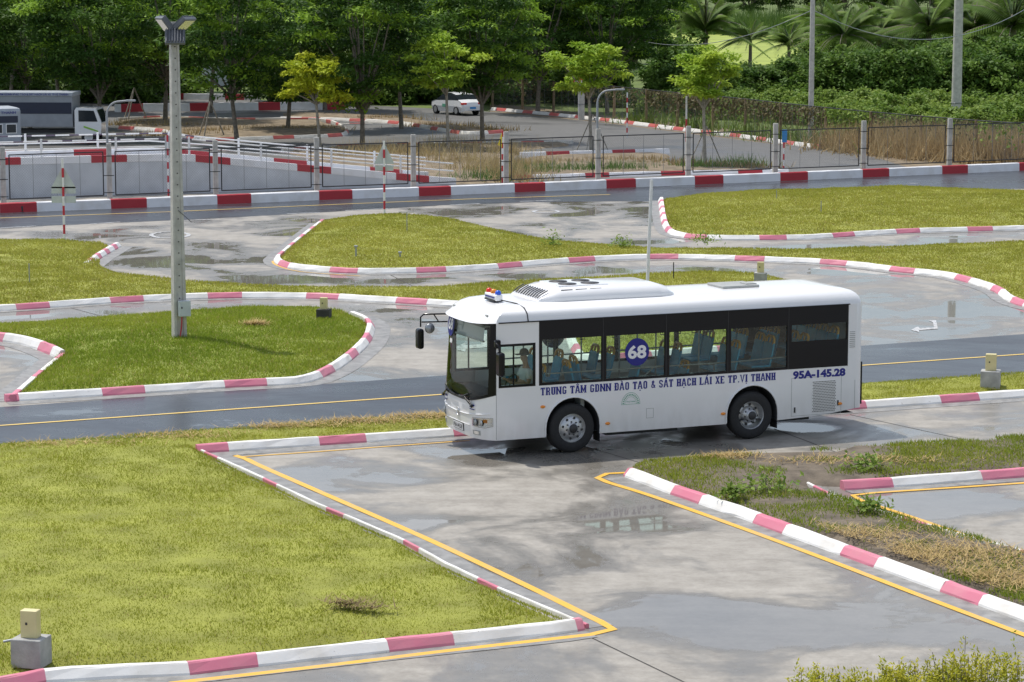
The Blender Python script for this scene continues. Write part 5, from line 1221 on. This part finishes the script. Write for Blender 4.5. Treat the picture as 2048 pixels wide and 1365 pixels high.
straw('dry_reeds', 'brown dry grass on the back islands', [(G(u, v), 2.4, 1.0, 1) for u, v in ((270, 250), (340, 256), (430, 266), (520, 262), (620, 262), (360, 272), (780, 240), (880, 254), (960, 262), (1260, 325), (1340, 330), (1450, 336), (1120, 330))], 420, ln=.4, cols=((.30, .21, .10), (.50, .38, .18)), z=0, w=.03, up_=1)
straw('weeds', 'green weeds growing beside the fence', [(G(u, v), 1.5, 1.2, 1) for u, v in ((1060, 350), (1100, 345), (1180, 345), (1240, 343), (1400, 338), (960, 362), (1480, 332))], 260, ln=.6, cols=((.08, .17, .03), (.16, .25, .05)), z=0, w=.03, up_=1)

# ------------------------------------------------------------------ back islands, kerbs
def island(pts, label): return lawn('island', label, pts, smoothp=False, soil='dry_soil', top=.14, mound=.05, grid=1.5)
island([(232, 241), (330, 237), (470, 241), (640, 242), (690, 256), (697, 266), (680, 272), (560, 277), (420, 281), (380, 277), (310, 263), (240, 259)], 'brown island with dry grass beyond the ramp at left')
island([(560, 226), (690, 229), (800, 236), (900, 249), (1005, 266), (940, 268), (890, 263), (800, 248), (690, 241), (560, 238)], 'narrow planted strip in front of the white car')
island([(560, 303), (690, 293), (1145, 286), (1140, 293), (1050, 302), (1000, 345), (1015, 366), (905, 371), (700, 345)], 'weedy verge between the ramp and the far road')
island([(1050, 315), (1340, 307), (1345, 315), (1325, 322), (1350, 330), (1400, 338), (1560, 340), (1575, 347), (1340, 350), (1020, 360), (1015, 350), (1040, 325)], 'weedy island just behind the fence at centre')
OLD = dict(mats=('old_white', 'old_red'), gutter=.25, red=1.3, white=2.2, h=.2)
kerb([(232, 242), (330, 238), (470, 242), (640, 243), (690, 257)], -1, (290, 240), 'kerb on the far side of the brown island', **OLD)
kerb([(236, 259), (310, 264), (380, 279), (420, 283), (560, 279), (680, 274), (698, 266)], 1, (240, 259), 'kerb on the near side of the brown island', **OLD)
kerb([(230, 225), (450, 222), (690, 220)], 1, (240, 225), 'tall painted kerb beyond the brown island', mats=('wall_white', 'wall_red'), gutter=.2, red=1.5, white=3.2, h=.55)
kerb([(290, 199), (420, 200), (520, 201)], 1, (330, 199), 'farthest painted kerb under the trees at left', mats=('wall_white', 'wall_red'), gutter=.2, red=1.5, white=3.2, h=.45)
kerb([(560, 240), (690, 243), (800, 250), (890, 265), (940, 270), (1008, 267)], 1, (708, 243), 'kerb of the planted strip in front of the white car', **OLD)
kerb([(560, 306), (690, 296), (1145, 288)], -1, (800, 294), 'kerb along the far side of the weedy verge', **OLD)
kerb([(1042, 317), (1340, 309)], 1, (1095, 315), 'kerb on the far side of the centre island', mats=('wall_white', 'wall_red'), gutter=.2, red=1.3, white=2.4, h=.3)
kerb([(1018, 361), (1340, 352), (1578, 348)], 1, (1020, 361), 'low kerb close behind the fence at centre', mats=('wall_white', 'wall_red'), gutter=.2, red=1.2, white=2.6, h=.22)
F2 = [(985, 218), (1107, 229), (1228, 242), (1292, 250), (1355, 258), (1425, 266), (1490, 274), (1560, 284), (1650, 296), (1740, 307), (1840, 318), (1950, 329), (2070, 339)]
kerb([(u - 4, v + 3) for u, v in F2[:9]], 1, (1250, 248), 'long low kerb at the foot of the vine covered fence', **OLD)

sheet('verge', px([(980, 228), (1350, 270), (1690, 308), (1830, 345), (2400, 327), (2400, 288), (2070, 316), (1740, 290), (1355, 246), (980, 206)]), -.012, 'dry_soil', 'bare brown verge along the vine covered fence', cat='verge')
straw('weeds', 'green weeds among the dry reeds at right', [(G(u, v), 2.2, 1.6, 1) for u, v in ((1720, 298), (1800, 304), (1890, 312), (1960, 316), (2030, 318), (1660, 290), (1580, 282), (1500, 272), (1400, 258), (1300, 246))], 260, ln=1.2, cols=((.10, .18, .03), (.24, .30, .07)), z=0, w=.035, up_=1)
# far fence with timber posts and dead vines
FF = empty('vine_fence', G(1490, 272), label='old wire fence with timber posts and dead vines beside the far road', cat='fence'); f1 = FF.location
plain('timber', (.26, .19, .12), .85, var=.3, scale=6)
w2 = [G(u, v - 3).xy for u, v in F2]; allq = []
for a, b in zip(w2, w2[1:]):
    nn_ = max(1, round((b - a).length / 4.0))
    for k in range(nn_): allq.append(a.lerp(b, k / nn_))
allq.append(w2[-1])
for q in allq:
    m_ = MB(); m_.tube([(0, 0, 0), (.02, 0, 1.5), (.0, 0, 2.15)], [.10, .09, .07], 7); o = m_.build('post', 'timber', FF); o.location = (q.x - f1.x, q.y - f1.y, 0)
for a, b in zip(allq, allq[1:]): mesh_panel(FF, a, b, .1, 2.1, f1, .006, .16, frame=False)
m_ = MB(); m_.tube([(q.x - f1.x, q.y - f1.y, 2.12) for q in allq], .03, 5); m_.build('top_rail', 'dark_metal', FF)
Pv, Cv = [], []
for a, b in zip(allq, allq[1:]):
    u_ = a.x / a.y * F_PX + 1024; dens = 520 if 1240 < u_ < 1720 else 110
    t = npr.uniform(0, 1, dens); z = 2.15 - np.abs(npr.normal(0, .55, dens)); Pv.append(np.c_[a.x + (b.x - a.x) * t - f1.x, a.y + (b.y - a.y) * t - f1.y + npr.normal(0, .12, dens), np.clip(z, .1, 2.3)])
    Cv.append(tints(dens, 'vine') if npr.uniform() < .7 else tints(dens, 'weed'))
V, F_, C = leaf_quads(np.vstack(Pv), .24, .06, np.vstack(Cv), droop=.8); o = link('vines', fast_mesh('vines', V, F_, 'leaf', C), FF); o['kind'] = 'stuff'

# ------------------------------------------------------------------ poles, lamps, cables, stop sign at the back
def round_pole(u, v, h, r0_, r1_, label, collar=None):
    r_ = empty('utility_pole', G(u, v), label=label, cat='utility pole'); m_ = MB(); m_.tube([(0, 0, -.1), (0, 0, h)], [r0_, r1_], 14); m_.build('shaft', 'pole_concrete', r_)
    m_ = MB()
    for z in ((1.0, 2.6, 4.4) if collar is None else (collar, collar + .08)): m_.lathe_y([(r0_ * 1.0, -.03), (r0_ * 1.12, 0), (r0_ * 1.0, .03)], (0, 0, 0), 14); 
    o = m_.build('band', 'galv', r_); o.location = (0, 0, 1.0 if collar is None else collar); o.rotation_euler = (math.pi / 2, 0, 0); return r_
round_pole(1621, 288, 11, .16, .12, 'slim grey utility pole beside the vine covered fence'); round_pole(1912, 246, 13, .33, .24, 'thick concrete utility pole at the right', 1.25)
round_pole(2052, 318, 8, .13, .10, 'grey pole cut by the right edge'); round_pole(1163, 240, 2.4, .2, .2, 'short thick grey post under the stop sign')
p1, p2 = G(1621, 288), G(1912, 246)
def cable(a, b, sag, label):
    m_ = MB(); a, b = Vector(a), Vector(b); m_.tube([a.lerp(b, k / 20) - Vector((0, 0, sag * 4 * (k / 20) * (1 - k / 20))) for k in range(21)], .022, 5); m_.build('cable', 'galv', label=label, cat='cable')
cable(G(1290, 205) + Vector((0, 0, 4.4)), p1 + Vector((0, 0, 7.4)), .9, 'cable sagging left from the slim utility pole')
cable(p1 + Vector((0, 0, 7.4)), G(2110, 250) + Vector((0, 0, 8.6)), 2.4, 'cable sagging right from the slim utility pole')
def street_lamp(u, v, h, label, arm=.9):
    r_ = empty('street_lamp', G(u, v), label=label, cat='street lamp', group='curved grey street lamps'); m_ = MB()
    m_.tube([(0, 0, 0), (0, 0, h - .7)] + [(arm * .55 * (1 - math.cos(a)), 0, h - .7 + .6 * math.sin(a)) for a in np.linspace(.2, 1.5, 6)] + [(arm, 0, h - .06)], [.05] * 2 + [.04] * 7, 8); m_.build('post', 'grey_paint', r_)
    m_ = MB(); m_.bbox((arm + .12, 0, h - .06), (.42, .16, .08), .03); m_.build('lamp_head', 'grey_paint', r_)
street_lamp(1194, 371, 4.35, 'curved grey street lamp at the fence near the centre'); street_lamp(217, 398, 4.2, 'curved grey street lamp beside the parked truck')
r_ = empty('stop_sign', G(1157, 240), label='red octagonal stop sign on a thin post under the trees', cat='sign'); m_ = MB(); m_.tube([(0, 0, 0), (0, 0, 2.75)], .04, 6); m_.build('post', 'white_metal', r_)
m_ = MB(); m_.prism([(.36 * math.cos(a), 2.42 + .36 * math.sin(a)) for a in np.linspace(math.pi / 8, 2 * math.pi + math.pi / 8, 8, endpoint=False)], 'y', -.06, -.045); pl_ = m_.build('plate', 'sign_red', r_)
lettering('stop_text', 'STOP', 'print_white', (0, -.06, 2.42), (1, 0, 0), (0, 0, 1), .52, .20, .03, pl_, center=True)

# ------------------------------------------------------------------ vehicles beyond the fence
plain('car_white', (.78, .79, .80), .25, var=.02, coat=.6); plain('car_glass', (.02, .025, .03), .08, var=0); plain('truck_grey', (.34, .37, .41), .5, var=.12, scale=2); plain('truck_navy', (.015, .02, .045), .4, var=.1); plain('truck_silver', (.26, .28, .31), .4, var=.1, scale=2); plain('green_stripe', (.25, .50, .06), .4)
CAR = empty('white_car', G(912, 229), math.atan2(.85, -.53), label='white sedan with blue plate driving away under the trees', cat='car')
secs = [(-2.2, .35, .62, .62, .62), (-2.1, .25, .86, .86, .80), (-1.6, .22, 1.00, 1.04, .82), (-1.15, .22, 1.00, 1.36, .84), (-.5, .22, .98, 1.47, .85), (.3, .22, .96, 1.46, .85), (.85, .22, .94, 1.20, .84), (1.25, .22, .92, .96, .83), (1.9, .25, .80, .82, .78), (2.2, .35, .60, .60, .60)]
m_ = MB(); vs = []
for x, zb, zbelt, zt, hw in secs:
    tw = hw - .22 * (zt - zbelt) / .5
    vs += [(x, -hw * .92, zb), (x, -hw, (zb + zbelt) / 2), (x, -hw * .97, zbelt), (x, -tw, zt), (x, 0, zt + .025), (x, tw, zt), (x, hw * .97, zbelt), (x, hw, (zb + zbelt) / 2), (x, hw * .92, zb)]
for i in range(9):
    for j in range(8):
        gl = j in (2, 5) and 2 <= i <= 6
        end = j in (3, 4) and i in (2, 6)
        m_.add([vs[i * 9 + j], vs[i * 9 + j + 1], vs[(i + 1) * 9 + j + 1], vs[(i + 1) * 9 + j]], [(0, 1, 2, 3)], 1 if (gl or end) else 0, True)
m_.add(vs[:9], [tuple(range(9))]); m_.add(vs[-9:], [tuple(reversed(range(9)))]); m_.build('car_body', ['car_white', 'car_glass'], CAR)
for x in (-1.35, 1.35):
    for sg in (1, -1):
        w_ = empty('wheel', (x, sg * .80, .32)); w_.parent = CAR; m_ = MB(); m_.lathe_y([(.2, .02 * sg), (.30, .03 * sg), (.32, -.02 * sg), (.32, -.18 * sg), (.28, -.2 * sg)], (0, 0, 0), 20); o = m_.build('tyre', 'rubber', w_); m_ = MB(); m_.lathe_y([(.22, .01 * sg), (.18, .02 * sg), (.05, .0), (0, 0)], (0, 0, 0), 14); m_.build('rim', 'steel_rim', w_)
for sg in (1, -1): m_ = MB(); m_.bbox((-2.05, sg * .62, .80), (.22, .36, .14), .03); m_.build('tail_light', 'red_lens', CAR)
m_ = MB(); m_.box((-2.19, 0, .52), (.05, .46, .13)); m_.build('number_plate', 'sign_blue', CAR)
m_ = MB(); m_.box((.1, .862, .62), (.5, .012, .2)); m_.build('door_sticker', 'stamp_green', CAR)
# box truck (faces right)
TR = empty('training_truck', G(150, 290), R(-3), label='grey and navy box truck with white cab parked behind the ramp', cat='truck')
m_ = MB(); m_.bbox((-3.0, 1.0, 1.85), (5.8, 2.0, 1.75), .03); tb = m_.build('box_body', 'truck_silver', TR)
m_ = MB(); m_.box((-3.0, -.012, 2.02), (5.7, .02, .62)); m_.build('navy_panel', 'truck_navy', tb)
m_ = MB(); m_.bbox((-3.0, 1.0, 2.78), (5.9, 2.1, .24), .05); bd = m_.build('top_band', 'truck_grey', TR); lettering('band_text', '95C-064.40  TRUNG TÂM GDNN ĐÀO TẠO & SÁT HẠCH LÁI XE TP.VỊ THANH', 'navy', (-5.6, -.06, 2.72), (1, 0, 0), (0, 0, 1), 5.3, .11, .015, bd)
m_ = MB(); m_.prism([(-.0, .55), (1.45, .55), (1.5, 1.2), (1.2, 2.0), (.1, 2.05), (0, 1.9)], 'y', .05, 1.95); cab = m_.build('cab', 'car_white', TR)
m_ = MB(); m_.prism([(.22, 1.28), (1.28, 1.28), (1.08, 1.88), (.22, 1.9)], 'y', .035, .045); m_.build('cab_window', 'car_glass', cab); m_ = MB(); m_.prism([(1.47, 1.25), (1.49, 1.25), (1.24, 1.92), (1.22, 1.92)], 'y', .2, 1.8); m_.build('windscreen', 'car_glass', cab)
m_ = MB(); m_.prism([(.5, .95), (1.3, .7), (1.3, .78), (.5, 1.05)], 'y', .03, .045); m_.build('stripe', 'green_stripe', cab)
m_ = MB(); m_.bbox((-2.4, 1.0, .72), (6.6, 1.0, .2), .02); m_.build('chassis', 'cabin_dark', TR)
for x in (.75, -3.9):
    for y, sg in ((.12, -1), (1.88, 1)):
        w_ = empty('wheel', (x, y, .42)); w_.parent = TR; m_ = MB(); m_.lathe_y([(.24, .02 * sg), (.40, .02 * sg), (.42, -.03 * sg), (.42, -.22 * sg), (.36, -.24 * sg)], (0, 0, 0), 20); m_.build('tyre', 'rubber', w_); m_ = MB(); m_.lathe_y([(.25, 0), (.1, -.03 * sg), (0, -.03 * sg)], (0, 0, 0), 14); m_.build('rim', 'steel_rim', w_)
# older bus cut by the left edge
OB = empty('parked_bus', G(30, 318), R(24), label='pale blue grey bus cut by the left edge behind the ramp', cat='bus')
m_ = MB(); m_.bbox((-3.2, 1.1, 1.62), (7.2, 2.2, 2.0), .2); m_.build('body', 'truck_grey', OB)
m_ = MB(); m_.box((-3.2, -.004, 2.02), (6.8, .02, .34)); m_.build('dark_band', 'truck_navy', OB)
for k in range(9): m_ = MB(); m_.box((-.15 - k * .72, -.010, 1.55), (.56, .02, .5)); w_ = m_.build('window', 'white_metal', OB); m_ = MB(); m_.box((-.15 - k * .72, -.022, 1.55), (.48, .01, .42)); m_.build('pane', 'car_glass', w_)
lettering('roof_text', 'TRUNG TÂM GDNN ĐÀO TẠO  TP.VỊ THANH', 'navy', (-4.5, -.01, 2.30), (1, 0, 0), (0, 0, 1), 4.6, .13, .015, OB)
for x in (-1.2, -5.0): m_ = MB(); m_.lathe_y([(0, -.02), (.25, -.02), (.42, 0), (.45, .05), (.45, .25)], (x, .02, .45), 20); m_.build('wheel', 'rubber', OB)
# pale building glimpsed between the trees
HB = empty('pale_building', G(450, 172), label='pale grey building glimpsed between the trees behind the lamp pole', cat='building')
m_ = MB(); m_.box((0, 4, 2.3), (14, 8, 4.6)); m_.build('wall', 'ramp_concrete', HB); m_ = MB(); m_.bbox((0, 4, 4.75), (14.8, 8.8, .3), .03); m_.build('roof', 'truck_grey', HB)
for k in range(5): m_ = MB(); m_.box((-5.2 + k * 2.6, -.02, 2.6), (1.2, .06, 1.3)); w_ = m_.build('window', 'white_metal', HB); m_ = MB(); m_.box((-5.2 + k * 2.6, -.06, 2.6), (1.0, .03, 1.1)); m_.build('pane', 'car_glass', w_)

# ------------------------------------------------------------------ shrubs in front of the camera, weeds in the beds
npr = np.random.default_rng(91)
def near_shrub(u, v, W_, H_, label, seed, nsp=150):
    global npr
    npr = np.random.default_rng(seed); r_ = empty('low_shrub', G(u, v), label=label, cat='shrub', group='clipped yellow green shrubs at the bottom right'); Ps, Cs = [], []; mb = MB()
    for k in range(nsp):
        bx, by = npr.uniform(-W_, W_), npr.uniform(-.35, .35); hh = H_ * npr.uniform(.62, 1.0) * (1.35 if npr.uniform() < .05 else 1); lx, ly = npr.normal(0, .06, 2); nl = 34
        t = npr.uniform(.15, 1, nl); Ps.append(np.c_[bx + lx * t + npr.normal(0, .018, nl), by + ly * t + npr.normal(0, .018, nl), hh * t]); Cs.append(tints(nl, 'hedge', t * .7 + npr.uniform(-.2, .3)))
        if k % 3 == 0: mb.tube([(bx, by, 0), (bx + lx, by + ly, hh * .95)], .004, 4)
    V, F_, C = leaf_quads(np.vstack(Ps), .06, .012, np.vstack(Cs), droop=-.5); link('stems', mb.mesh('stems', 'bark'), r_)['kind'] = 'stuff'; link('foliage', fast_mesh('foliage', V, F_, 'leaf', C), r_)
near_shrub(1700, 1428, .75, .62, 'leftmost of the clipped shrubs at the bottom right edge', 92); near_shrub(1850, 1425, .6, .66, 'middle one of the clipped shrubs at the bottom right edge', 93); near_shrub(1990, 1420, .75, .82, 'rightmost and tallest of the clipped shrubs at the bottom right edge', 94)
def weed_plant(u, v, r, h, label, seed):
    global npr
    npr = np.random.default_rng(seed); n_ = 160; q = npr.normal(0, 1, (n_, 3)) * (r * .5, r * .5, h * .3); q[:, 2] = np.abs(q[:, 2]) + .02
    V, F_, C = leaf_quads(q, .13, .03, tints(n_, 'weed'), droop=-.2); m_ = MB(); m_.tube([(0, 0, -.05), (.02, 0, h * .6)], .01, 4); r_ = empty('weed_plant', G(u, v, .2), label=label, cat='weed'); link('stem', m_.mesh('stem', 'bark'), r_); link('leaves', fast_mesh('leaves', V, F_, 'leaf', C), r_)
for i, (u, v, r, h, lab) in enumerate([(1466, 993, .22, .3, 'small leafy weed near the tip of the half bare bed'), (1530, 978, .55, .42, 'largest green weed clump on the half bare bed'), (1740, 1022, .3, .35, 'leafy weed by the low kerb of the small right bay'), (1730, 935, .4, .35, 'green weed clump at the back of the half bare bed'), (1410, 487, .5, .6, 'bushy weed at the right end of the middle lawn'), (1245, 494, .4, .55, 'scraggly weed on the edge of the middle lawn'), (1105, 492, .35, .7, 'curling weed at the back edge of the middle lawn')]): weed_plant(u, v, r, h, lab, 120 + i)

# ------------------------------------------------------------------ labels: repeats nothing else tells apart are told by their place in their row
ORD = 'first second third fourth fifth sixth seventh eighth ninth tenth eleventh twelfth thirteenth fourteenth fifteenth sixteenth seventeenth eighteenth nineteenth twentieth'.split()
by = {}
for o in bpy.data.objects:
    if o.parent is None and o.get('group') and o.get('label'): by.setdefault((o['group'], o['label']), []).append(o)
for (g, lab), L_ in by.items():
    if len(L_) < 2: continue
    L_.sort(key=lambda o: o.location.x / o.location.y)
    for i, o in enumerate(L_): o['label'] = lab + ', ' + ('leftmost' if i == 0 else 'rightmost' if i == len(L_) - 1 else ORD[i] + ' from the left')
